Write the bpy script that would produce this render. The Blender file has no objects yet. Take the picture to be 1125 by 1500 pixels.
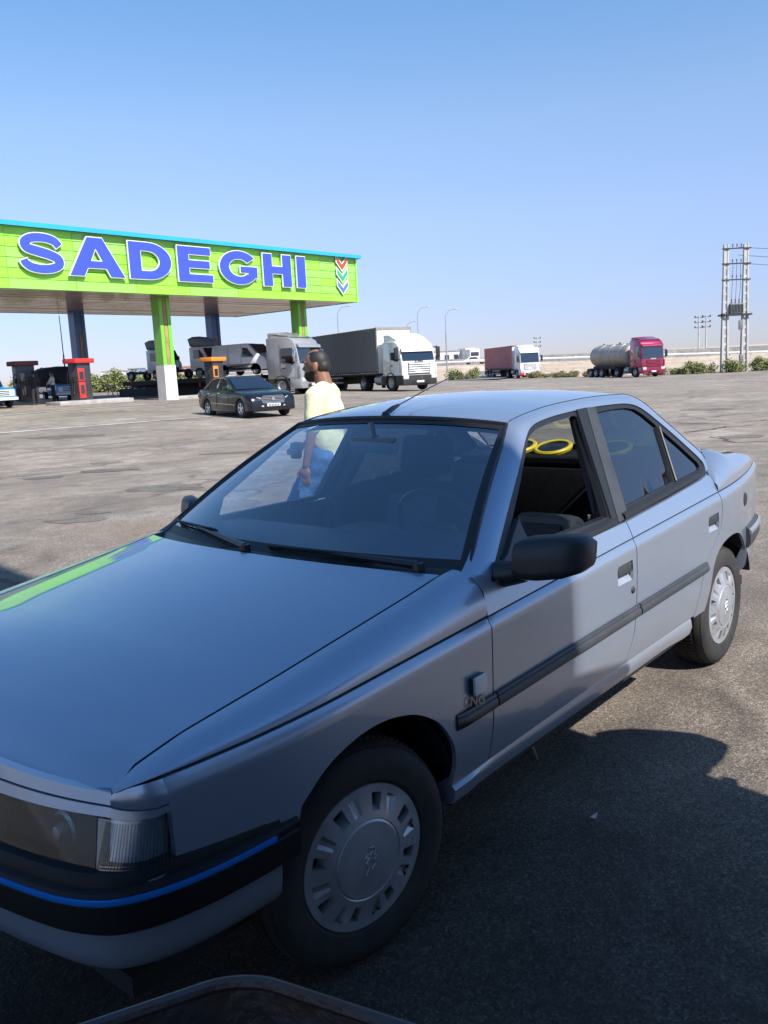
import bpy, bmesh, math, random
import numpy as np
from math import sin, cos, pi, radians, sqrt, atan2, hypot
from mathutils import Vector, Matrix
from mathutils.geometry import delaunay_2d_cdt

S = bpy.context.scene
C = S.collection
random.seed(7)

# ------------------------------------------------------------------ camera, sky, sun, exposure
CAM = (1.484, 2.151, 1.510); YAW = -2.44065; PITCH = 0.16378; ROLL = -0.04985; FPX = 1247.5
_f = Vector((cos(YAW)*cos(PITCH), sin(YAW)*cos(PITCH), -sin(PITCH)))
_r = _f.cross(Vector((0, 0, 1))).normalized(); _u = _r.cross(_f)
_r2 = cos(ROLL)*_r+sin(ROLL)*_u; _u2 = -sin(ROLL)*_r+cos(ROLL)*_u
cam = bpy.data.objects.new('camera', bpy.data.cameras.new('camera')); C.objects.link(cam)
m = Matrix((_r2, _u2, -_f)).transposed().to_4x4(); m.translation = Vector(CAM); cam.matrix_world = m
cam.data.sensor_fit = 'HORIZONTAL'; cam.data.sensor_width = 36; cam.data.lens = 36*FPX/1125
cam.data.clip_start = 0.05; cam.data.clip_end = 20000
S.camera = cam

SUN_EL = radians(46); SUN_DIR = Vector((0.15*cos(SUN_EL), 0.989*cos(SUN_EL), sin(SUN_EL))).normalized()
W = bpy.data.worlds.new('World'); S.world = W; W.use_nodes = True
nt = W.node_tree; bg = nt.nodes['Background']
sky = nt.nodes.new('ShaderNodeTexSky'); sky.sky_type = 'NISHITA'; sky.sun_disc = False
sky.sun_elevation = SUN_EL; sky.sun_rotation = atan2(SUN_DIR.x, SUN_DIR.y)
sky.altitude = 0; sky.air_density = 1.0; sky.dust_density = 0.0; sky.ozone_density = 6.0
# dusty desert haze: the same lavender-white veil towards the horizon all the way round
_g = nt.nodes.new('ShaderNodeTexCoord'); _s = nt.nodes.new('ShaderNodeSeparateXYZ'); _r3 = nt.nodes.new('ShaderNodeValToRGB'); _mx = nt.nodes.new('ShaderNodeMix'); _mx.data_type = 'RGBA'; _mx.blend_type = 'MULTIPLY'; _mx.inputs[0].default_value = 1
nt.links.new(_g.outputs['Generated'], _s.inputs[0]); nt.links.new(_s.outputs[2], _r3.inputs[0])
_st = [(0.0, (.265, .265, .36)), (.055, (.375, .335, .43)), (.16, (.61, .50, .52)), (.26, (.70, .61, .57)), (.38, (.575, .64, .635)), (.75, (.48, .62, .66))]
while len(_r3.color_ramp.elements) < len(_st): _r3.color_ramp.elements.new(.5)
for _e, (_p, _c) in zip(_r3.color_ramp.elements, _st): _e.position = _p; _e.color = (*_c, 1)
nt.links.new(sky.outputs[0], _mx.inputs[6]); nt.links.new(_r3.outputs[0], _mx.inputs[7]); nt.links.new(_mx.outputs[2], bg.inputs[0]); bg.inputs[1].default_value = 0.15
sun = bpy.data.objects.new('sun', bpy.data.lights.new('sun', 'SUN')); C.objects.link(sun)
sun.data.energy = 3.6; sun.data.angle = radians(0.53); sun.data.color = (1, 0.955, 0.90)
sun.rotation_euler = (-SUN_DIR).to_track_quat('-Z', 'Y').to_euler()
S.view_settings.view_transform = 'Standard'; S.view_settings.look = 'None'
S.view_settings.exposure = 1.12; S.view_settings.gamma = 1; S.view_settings.use_curve_mapping = False
S.cycles.max_bounces = 8; S.cycles.transparent_max_bounces = 12; S.cycles.caustics_reflective = False; S.cycles.caustics_refractive = False

# ------------------------------------------------------------------ site frame: e = metres to the right, n = metres ahead
FX, FY = cos(YAW), sin(YAW); RX, RY = sin(YAW), -cos(YAW)
def site(e, n): return (CAM[0]+e*RX+n*FX, CAM[1]+e*RY+n*FY)
def heading(he, hn): return atan2(he*RY+hn*FY, he*RX+hn*FX)
def smooth(t):
    t = min(max(t, 0.), 1.); return t*t*(3-2*t)
def terr(e, n):
    k = min(max((n-12)/30, 0), 1); lot = smooth((n-22)/25)*.25-.024*max(-45., min(e, 26.))*k
    if n < 100: return lot
    far = .0095*n+.35*sin(e*.011+n*.004)*smooth((n-180)/200)
    return lot+(far-lot)*smooth((n-100)/90)
def SP(e, n, dz=0.):
    x, y = site(e, n); return (x, y, terr(e, n)+dz)

# ------------------------------------------------------------------ materials
MATS = {}
def mat(name, col, rough=.6, metal=0., spec=.5, var=0., vscale=3., col2=None, bump=0., bscale=40., coat=0., alpha=None, emit=None, rvar=0.):
    if name in MATS: return MATS[name]
    mm = bpy.data.materials.new(name); mm.use_nodes = True; t = mm.node_tree; b = t.nodes['Principled BSDF']
    c = (*col, 1); b.inputs['Base Color'].default_value = c
    b.inputs['Roughness'].default_value = rough; b.inputs['Metallic'].default_value = metal
    b.inputs['Specular IOR Level'].default_value = spec
    if coat: b.inputs['Coat Weight'].default_value = coat; b.inputs['Coat Roughness'].default_value = .03
    tc = t.nodes.new('ShaderNodeTexCoord')
    if var or rvar or col2:
        n = t.nodes.new('ShaderNodeTexNoise'); n.inputs['Scale'].default_value = vscale; n.inputs['Detail'].default_value = 6; n.inputs['Roughness'].default_value = .62
        t.links.new(tc.outputs['Object'], n.inputs['Vector'])
        if var or col2:
            c2 = col2 or tuple(max(0, x*(1-var)) for x in col)
            r = t.nodes.new('ShaderNodeValToRGB'); r.color_ramp.elements[0].position = .36; r.color_ramp.elements[1].position = .64
            r.color_ramp.elements[0].color = (*c2, 1); r.color_ramp.elements[1].color = c
            t.links.new(n.outputs['Fac'], r.inputs[0]); t.links.new(r.outputs[0], b.inputs['Base Color'])
        if rvar:
            mr = t.nodes.new('ShaderNodeMapRange'); mr.inputs[1].default_value = .3; mr.inputs[2].default_value = .7
            mr.inputs[3].default_value = rough; mr.inputs[4].default_value = rough+rvar
            t.links.new(n.outputs['Fac'], mr.inputs[0]); t.links.new(mr.outputs[0], b.inputs['Roughness'])
    if bump:
        n2 = t.nodes.new('ShaderNodeTexNoise'); n2.inputs['Scale'].default_value = bscale; n2.inputs['Detail'].default_value = 4
        t.links.new(tc.outputs['Object'], n2.inputs['Vector'])
        bm_ = t.nodes.new('ShaderNodeBump'); bm_.inputs['Strength'].default_value = bump; bm_.inputs['Distance'].default_value = .02 if bscale < 60 else .0025
        t.links.new(n2.outputs['Fac'], bm_.inputs['Height']); t.links.new(bm_.outputs[0], b.inputs['Normal'])
    if emit: b.inputs['Emission Color'].default_value = (*emit, 1); b.inputs['Emission Strength'].default_value = 1
    MATS[name] = mm; return mm
def glass(name, tint, refl=.06, rough=.0, f0=1.5):
    if name in MATS: return MATS[name]
    mm = bpy.data.materials.new(name); mm.use_nodes = True; t = mm.node_tree; t.nodes.clear()
    o = t.nodes.new('ShaderNodeOutputMaterial'); mx = t.nodes.new('ShaderNodeMixShader'); tr = t.nodes.new('ShaderNodeBsdfTransparent')
    gl = t.nodes.new('ShaderNodeBsdfGlossy'); fr = t.nodes.new('ShaderNodeFresnel'); ad = t.nodes.new('ShaderNodeMath'); ad.operation = 'ADD'
    tr.inputs[0].default_value = (*tint, 1); gl.inputs['Roughness'].default_value = rough; gl.inputs[0].default_value = (.88, .95, 1, 1)
    fr.inputs[0].default_value = f0; ad.inputs[1].default_value = refl
    geo = t.nodes.new('ShaderNodeNewGeometry'); mr = t.nodes.new('ShaderNodeMapRange')   # index inverted on back faces: thin pane, no total reflection
    mr.inputs[3].default_value = f0; mr.inputs[4].default_value = 1/f0
    t.links.new(geo.outputs['Backfacing'], mr.inputs[0]); t.links.new(mr.outputs[0], fr.inputs[0])
    t.links.new(fr.outputs[0], ad.inputs[0]); t.links.new(ad.outputs[0], mx.inputs[0])
    t.links.new(tr.outputs[0], mx.inputs[1]); t.links.new(gl.outputs[0], mx.inputs[2]); t.links.new(mx.outputs[0], o.inputs[0])
    MATS[name] = mm; return mm

M = dict(
 paint=mat('silver_blue_paint', (.30, .365, .465), .27, .60, .5, coat=1.0, rvar=.07, vscale=5),
 blackp=mat('black_plastic', (.020, .021, .024), .40, var=.3, vscale=9, bump=.03, bscale=300),
 greyp=mat('sun_faded_grey_plastic', (.050, .054, .060), .5, spec=.3, var=.25, vscale=6, bump=.03, bscale=260),
 bumper=mat('bumper_black_plastic', (.012, .013, .015), .55, spec=.22, var=.3, vscale=7),
 seal=mat('rubber_seal', (.012, .012, .013), .5, var=.2, vscale=12),
 rubber=mat('tyre_rubber', (.026, .026, .026), .8, spec=.3, col2=(.045, .042, .039), vscale=7, bump=.25, bscale=120),
 hub=mat('hubcap_silver', (.46, .48, .51), .34, .55, col2=(.36, .37, .39), vscale=11, rvar=.12),
 dark=mat('dark_void', (.012, .012, .013), .8, var=.3),
 chrome=mat('chrome', (.75, .76, .78), .14, 1., rvar=.1, vscale=14),
 blue_strip=mat('blue_bumper_stripe', (.015, .28, .90), .22, .45, var=.12, vscale=10, coat=.5),
 cloth=mat('charcoal_cloth', (.014, .0145, .017), .9, spec=.2, var=.35, vscale=30, bump=.1, bscale=240),
 beige=mat('beige_vinyl', (.30, .26, .22), .65, var=.2, vscale=6, bump=.1),
 greycl=mat('grey_seat_cloth', (.14, .135, .13), .85, var=.25, vscale=16, bump=.3, bscale=200),
 dash=mat('dashboard_plastic', (.045, .048, .055), .55, var=.2, vscale=8, bump=.15, bscale=220),
 yellow=mat('yellow_speaker_ring', (.85, .60, .02), .45, var=.12, vscale=20),
 conc=mat('concrete', (.42, .40, .37), .88, var=.3, vscale=2.2, bump=.35, bscale=24),
 white=mat('white_paint', (.76, .76, .74), .4, var=.10, vscale=2.5, coat=.3),
 steel=mat('galvanised_steel', (.42, .43, .44), .45, .7, var=.2, vscale=5),
 darksteel=mat('dark_chassis_steel', (.045, .042, .040), .65, .2, var=.4, vscale=3),
 lens=mat('clear_lamp_lens', (.60, .63, .66), .12, .1, coat=1., var=.2, vscale=30),
 redl=mat('red_lamp_lens', (.42, .015, .012), .2, var=.15, vscale=20, coat=.6),
 plate=mat('number_plate_white', (.72, .73, .72), .4, var=.08, vscale=12),
)
M['glass'] = glass('clear_car_glass', (.60, .71, .82), .18)
M['tint'] = glass('tinted_car_glass', (.075, .10, .13), .08)
M['glassdark'] = mat('dark_vehicle_glass', (.012, .018, .026), .06, 0, .9, var=.2, vscale=2, coat=.8)
M['lensglass'] = glass('lamp_cover_glass', (.80, .86, .90), .0, .04)

def dusty_paint():
    mm = M['paint']; t = mm.node_tree; b = t.nodes['Principled BSDF']; N = t.nodes.new; L = t.links.new
    tc = N('ShaderNodeTexCoord'); sp = N('ShaderNodeSeparateXYZ'); L(tc.outputs['Object'], sp.inputs[0])
    n1 = N('ShaderNodeTexNoise'); n1.inputs['Scale'].default_value = 7; n1.inputs['Detail'].default_value = 8; n1.inputs['Roughness'].default_value = .7; L(tc.outputs['Object'], n1.inputs['Vector'])
    # road dust thrown up along the sills and bumper ends, and a thin film of specks elsewhere
    ma = N('ShaderNodeMath'); ma.operation = 'MULTIPLY_ADD'; ma.inputs[1].default_value = .35; L(n1.outputs['Fac'], ma.inputs[0]); L(sp.outputs[2], ma.inputs[2])
    mr = N('ShaderNodeMapRange'); mr.inputs[1].default_value = .72; mr.inputs[2].default_value = .42; mr.inputs[3].default_value = .0; mr.inputs[4].default_value = .55; L(ma.outputs[0], mr.inputs[0])
    n2 = N('ShaderNodeTexNoise'); n2.inputs['Scale'].default_value = 55; n2.inputs['Detail'].default_value = 6; n2.inputs['Roughness'].default_value = .8; L(tc.outputs['Object'], n2.inputs['Vector'])
    m2 = N('ShaderNodeMapRange'); m2.inputs[1].default_value = .50; m2.inputs[2].default_value = .78; m2.inputs[3].default_value = .03; m2.inputs[4].default_value = .22; L(n2.outputs['Fac'], m2.inputs[0])
    ad = N('ShaderNodeMath'); ad.operation = 'ADD'; ad.use_clamp = True; L(mr.outputs[0], ad.inputs[0]); L(m2.outputs[0], ad.inputs[1])
    mx = N('ShaderNodeMix'); mx.data_type = 'RGBA'; mx.inputs[6].default_value = b.inputs['Base Color'].default_value[:]; mx.inputs[7].default_value = (.27, .26, .25, 1); L(ad.outputs[0], mx.inputs[0]); L(mx.outputs[2], b.inputs['Base Color'])
    r2 = N('ShaderNodeMapRange'); r2.inputs[3].default_value = .95; r2.inputs[4].default_value = .35; L(ad.outputs[0], r2.inputs[0]); L(r2.outputs[0], b.inputs['Coat Weight'])
    r3 = N('ShaderNodeMapRange'); r3.inputs[3].default_value = .60; r3.inputs[4].default_value = .1; L(ad.outputs[0], r3.inputs[0]); L(r3.outputs[0], b.inputs['Metallic'])
    # faint metallic flake
    vo = N('ShaderNodeTexVoronoi'); vo.inputs['Scale'].default_value = 900; L(tc.outputs['Object'], vo.inputs['Vector'])
    bu = N('ShaderNodeBump'); bu.inputs['Strength'].default_value = .06; bu.inputs['Distance'].default_value = .0006; L(vo.outputs['Distance'], bu.inputs['Height']); L(bu.outputs[0], b.inputs['Normal'])
dusty_paint()
# ------------------------------------------------------------------ object helpers
def tag(o, label=None, cat=None, group=None, kind=None):
    if label: o['label'] = label
    if cat: o['category'] = cat
    if group: o['group'] = group
    if kind: o['kind'] = kind
    return o
def empty(name, loc=(0, 0, 0), rz=0., label=None, cat=None, group=None, scale=1.):
    o = bpy.data.objects.new(name, None); C.objects.link(o); o.location = loc; o.rotation_euler = (0, 0, rz); o.empty_display_size = .2
    o.scale = (scale,)*3
    return tag(o, label, cat, group)
def mesh_obj(name, me, mt, parent=None):
    o = bpy.data.objects.new(name, me); C.objects.link(o)
    if mt is not None and len(me.materials) == 0:
        for q in (mt if isinstance(mt, (list, tuple)) else [mt]): me.materials.append(q)
    if parent: o.parent = parent
    return o
def kids(o): return [c for c in bpy.data.objects if c.parent == o]
def copy_tree(o, parent=None, table=None):
    if table is None:
        table = {}
        for c in bpy.data.objects:
            if c.parent: table.setdefault(c.parent.name, []).append(c)
    c = o.copy(); C.objects.link(c)
    if parent: c.parent = parent
    for ch in table.get(o.name, []): copy_tree(ch, c, table)
    return c

class MB:
    def __init__(s): s.v = []; s.f = []; s.m = []
    def add(s, vs, fs, mi=0, T=None):
        k = len(s.v)
        s.v += [tuple(T @ Vector(p)) for p in vs] if T is not None else [tuple(p) for p in vs]
        s.f += [tuple(i+k for i in f) for f in fs]; s.m += [mi]*len(fs); return s
    def box(s, x0, x1, y0, y1, z0, z1, mi=0, T=None):
        return s.add([(x0, y0, z0), (x1, y0, z0), (x1, y1, z0), (x0, y1, z0), (x0, y0, z1), (x1, y0, z1), (x1, y1, z1), (x0, y1, z1)],
                     [(0, 3, 2, 1), (4, 5, 6, 7), (0, 1, 5, 4), (1, 2, 6, 5), (2, 3, 7, 6), (3, 0, 4, 7)], mi, T)
    def rbox(s, x0, x1, y0, y1, z0, z1, r=.02, seg=2, mi=0, T=None):
        b = bmesh.new(); bmesh.ops.create_cube(b, size=1)
        for v in b.verts: v.co = Vector(((x0+x1)/2+v.co.x*(x1-x0), (y0+y1)/2+v.co.y*(y1-y0), (z0+z1)/2+v.co.z*(z1-z0)))
        bmesh.ops.bevel(b, geom=b.edges[:], offset=min(r, .49*min(x1-x0, y1-y0, z1-z0)), segments=seg, affect='EDGES', profile=.6)
        b.verts.index_update(); s.add([v.co[:] for v in b.verts], [tuple(v.index for v in f.verts) for f in b.faces], mi, T); b.free(); return s
    def tube(s, pts, r, n=8, mi=0, cap=True, T=None):
        pts = [Vector(p) for p in pts]; vs = []; fs = []
        R = r if isinstance(r, (list, tuple)) else [r]*len(pts)
        up = None
        for i, p in enumerate(pts):
            d = (pts[min(i+1, len(pts)-1)]-pts[max(i-1, 0)]).normalized()
            if up is None: up = Vector((0, 0, 1)) if abs(d.z) < .9 else Vector((1, 0, 0))
            a = d.cross(up).normalized(); b = a.cross(d).normalized(); up = b
            for k in range(n):
                t = 2*pi*k/n; vs.append(p+R[i]*(cos(t)*a+sin(t)*b))
        for i in range(len(pts)-1):
            for k in range(n): fs.append((i*n+k, i*n+(k+1) % n, (i+1)*n+(k+1) % n, (i+1)*n+k))
        if cap: fs.append(tuple(range(n))[::-1]); fs.append(tuple((len(pts)-1)*n+k for k in range(n)))
        return s.add(vs, fs, mi, T)
    def lathe(s, prof, n=24, axis='y', c=(0, 0, 0), mi=0, closed=False, T=None):
        vs = []; fs = []
        for (r, h) in prof:
            for k in range(n):
                t = 2*pi*k/n; a, b = r*cos(t), r*sin(t)
                vs.append({'y': (c[0]+a, c[1]+h, c[2]+b), 'z': (c[0]+a, c[1]+b, c[2]+h), 'x': (c[0]+h, c[1]+a, c[2]+b)}[axis])
        N = len(prof)
        for i in range(N-(0 if closed else 1)):
            j = (i+1) % N
            for k in range(n): fs.append((i*n+k, i*n+(k+1) % n, j*n+(k+1) % n, j*n+k))
        return s.add(vs, fs, mi, T)
    def solid(s, prof, hw, sect=((-1, .0), (-.97, 0), (.97, 0), (1, 0)), wf=None, mi=0, T=None, cap=True):
        # side profile (x,z) carried across the width; sect = (fraction of half width, inset of the outline)
        n = len(prof); vs = []; fs = []
        ar = sum(prof[i][0]*prof[(i+1) % n][1]-prof[(i+1) % n][0]*prof[i][1] for i in range(n)); sg = 1 if ar > 0 else -1
        for (fy, ins) in sect:
            for i in range(n):
                p0, p1, p2 = prof[i-1], prof[i], prof[(i+1) % n]
                a = (p1[0]-p0[0], p1[1]-p0[1]); b = (p2[0]-p1[0], p2[1]-p1[1]); la = hypot(*a) or 1; lb = hypot(*b) or 1
                nx = (-a[1]/la-b[1]/lb); nz = (a[0]/la+b[0]/lb); L = hypot(nx, nz) or 1; nx, nz = sg*nx/L, sg*nz/L
                x, z = p1[0]+nx*ins, p1[1]+nz*ins
                vs.append((x, fy*hw*(wf(x, z) if wf else 1), z))
        m_ = len(sect)
        for j in range(m_-1):
            for i in range(n):
                q = (j*n+i, j*n+(i+1) % n, (j+1)*n+(i+1) % n, (j+1)*n+i); fs.append(q if sg < 0 else q[::-1])
        if cap:
            a = tuple(range(n)); b = tuple((m_-1)*n+i for i in range(n))
            fs.append(a if sg > 0 else a[::-1]); fs.append(b[::-1] if sg > 0 else b)
        return s.add(vs, fs, mi, T)
    def loft(s, rows, mi=0, closeu=False, T=None):
        n = len(rows[0]); vs = [p for r in rows for p in r]; fs = []
        for j in range(len(rows)-1):
            for i in range(n if closeu else n-1): fs.append((j*n+i, j*n+(i+1) % n, (j+1)*n+(i+1) % n, (j+1)*n+i))
        return s.add(vs, fs, mi, T)
    def poly(s, pts, d, mi=0, T=None):
        # flat outline in 3D extruded by vector d
        n = len(pts); d = Vector(d); P = [Vector(p) for p in pts]
        return s.add(P+[p+d for p in P], [tuple(range(n))[::-1], tuple(range(n, 2*n))]+[(i, (i+1) % n, n+(i+1) % n, n+i) for i in range(n)], mi, T)
    def build(s, name, mt, parent=None, smooth=True, ang=35, kind=None):
        me = bpy.data.meshes.new(name); me.from_pydata(s.v, [], s.f)
        if len(set(s.m)) > 1: me.polygons.foreach_set('material_index', s.m)
        b = bmesh.new(); b.from_mesh(me); bmesh.ops.remove_doubles(b, verts=b.verts, dist=1e-5); bmesh.ops.recalc_face_normals(b, faces=b.faces)
        if smooth:
            ca = radians(ang)
            for f in b.faces: f.smooth = True
            for e in b.edges:
                if len(e.link_faces) > 2 or (len(e.link_faces) == 2 and e.calc_face_angle(0) > ca): e.smooth = False
        b.to_mesh(me); b.free()
        o = mesh_obj(name, me, mt, parent)
        if kind: o['kind'] = kind
        return o

def inpoly(p, poly):
    x, y = p; r = False; j = len(poly)-1
    for i in range(len(poly)):
        a, b = poly[i], poly[j]
        if (a[1] > y) != (b[1] > y) and x < (b[0]-a[0])*(y-a[1])/(b[1]-a[1])+a[0]: r = not r
        j = i
    return r
def inset(poly, d):
    n = len(poly); ar = sum(poly[i][0]*poly[(i+1) % n][1]-poly[(i+1) % n][0]*poly[i][1] for i in range(n)); sg = 1 if ar > 0 else -1
    o = []
    for i in range(n):
        p0, p1, p2 = poly[i-1], poly[i], poly[(i+1) % n]
        a = (p1[0]-p0[0], p1[1]-p0[1]); b = (p2[0]-p1[0], p2[1]-p1[1]); la = hypot(*a) or 1; lb = hypot(*b) or 1
        n1 = (-a[1]/la, a[0]/la); n2 = (-b[1]/lb, b[0]/lb); k = 1+n1[0]*n2[0]+n1[1]*n2[1]; k = max(k, .35)
        o.append((p1[0]+sg*d*(n1[0]+n2[0])/k, p1[1]+sg*d*(n1[1]+n2[1])/k))
    return o
def densify(poly, st, closed=True):
    o = []
    for i in range(len(poly) if closed else len(poly)-1):
        a, b = poly[i], poly[(i+1) % len(poly)]; k = max(1, int(math.ceil(hypot(b[0]-a[0], b[1]-a[1])/st)))
        o += [tuple(a[c]+(b[c]-a[c])*t/k for c in range(len(a))) for t in range(k)]
    if not closed: o.append(tuple(poly[-1]))
    return o
def spline(pts, k=6, closed=False):
    # Catmull-Rom through points of any dimension
    n = len(pts); o = []; rng = range(n) if closed else range(n-1)
    for i in rng:
        g = lambda j: pts[j % n] if closed else pts[min(max(j, 0), n-1)]
        p0, p1, p2, p3 = g(i-1), g(i), g(i+1), g(i+2)
        for t in range(k):
            t /= k
            o.append(tuple(.5*((2*b)+(c-a)*t+(2*a-5*b+4*c-d)*t*t+(-a+3*b-3*c+d)*t**3) for a, b, c, d in zip(p0, p1, p2, p3)))
    if not closed: o.append(tuple(pts[-1]))
    return o
def panel(mb, outer, fn, holes=(), step=.05, rim=None, mi=0, lines=()):
    """triangulated sheet over a 2D outline, carried on to a surface by fn(u,v); rim = 3D vector for the folded edge"""
    st = step*.7
    loops = [densify(outer, st)]+[densify(h, st) for h in holes]
    vs = []; es = []
    for L in loops:
        k = len(vs); vs += [Vector(p) for p in L]; es += [(k+i, k+(i+1) % len(L)) for i in range(len(L))]
    xs = [p[0] for p in outer]; ys = [p[1] for p in outer]
    bp_ = [(v.x, v.y) for v in vs]
    edge_pts = list(bp_)
    for ln in lines:
        last = None
        for p in densify(ln, min(st, .018), False):
            if inpoly(p, outer) and not any(inpoly(p, h) for h in holes) and min((p[0]-a)**2+(p[1]-b)**2 for a, b in edge_pts) > .005**2:
                vs.append(Vector(p)); bp_.append(p)
                pass
                last = len(vs)-1
            else: last = None
    y = min(ys)+step*.5; row = 0
    while y < max(ys):
        x = min(xs)+step*(.5 if row % 2 else .25)
        while x < max(xs):
            if inpoly((x, y), outer) and not any(inpoly((x, y), h) for h in holes):
                if min((x-a)**2+(y-b)**2 for a, b in bp_) > (st*.5)**2: vs.append(Vector((x, y)))
            x += step
        y += step*.87; row += 1
    seen = set(); nbd = sum(len(L) for L in loops)
    for i, v in enumerate(vs):
        if i >= nbd:
            k = (round(v.x, 4), round(v.y, 4))
            if k in seen: v.x += .0011; v.y += .0007
            seen.add((round(v.x, 4), round(v.y, 4)))
    r = delaunay_2d_cdt(vs, es, [], 0, 1e-7)
    V, F = r[0], r[2]; out = []
    for f in F:
        p_, q_, r_ = (V[i] for i in f[:3])
        if len(f) == 3 and abs((q_.x-p_.x)*(r_.y-p_.y)-(r_.x-p_.x)*(q_.y-p_.y)) < 2e-3*max((q_-p_).length, (r_-q_).length, (r_-p_).length)**2 and (max((q_-p_).length, (r_-q_).length, (r_-p_).length) < .2): continue
        c = (sum(V[i].x for i in f)/len(f), sum(V[i].y for i in f)/len(f))
        if inpoly(c, outer) and not any(inpoly(c, h) for h in holes): out.append(tuple(f))
    P = [fn(v.x, v.y) for v in V]
    mb.add(P, out, mi)
    if rim is not None:
        for L in loops:
            a = [Vector(fn(*p)) for p in L]; n = len(a)
            rv = rim if callable(rim) else (lambda q: rim)
            bb = [q+Vector(rv(q)) for q in a]
            mb.add(a+bb, [(i, (i+1) % n, n+(i+1) % n, n+i) for i in range(n)], mi)
    return mb
def interp(x, T):
    if x <= T[0][0]: return T[0][1]
    for (a, b), (c, d) in zip(T, T[1:]):
        if x <= c: return b+(d-b)*(x-a)/(c-a)
    return T[-1][1]
def text_mesh(txt, size, ext, bold=0., name='lettering'):
    cu = bpy.data.curves.new('t', 'FONT'); cu.body = txt; cu.size = size; cu.extrude = ext; cu.offset = bold; cu.align_x = 'CENTER'; cu.align_y = 'CENTER'; cu.resolution_u = 3
    o = bpy.data.objects.new('t', cu); C.objects.link(o); dg = bpy.context.evaluated_depsgraph_get()
    me = bpy.data.meshes.new_from_object(o.evaluated_get(dg)); bpy.data.objects.remove(o); bpy.data.curves.remove(cu); me.name = name; me.materials.clear(); return me
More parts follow.
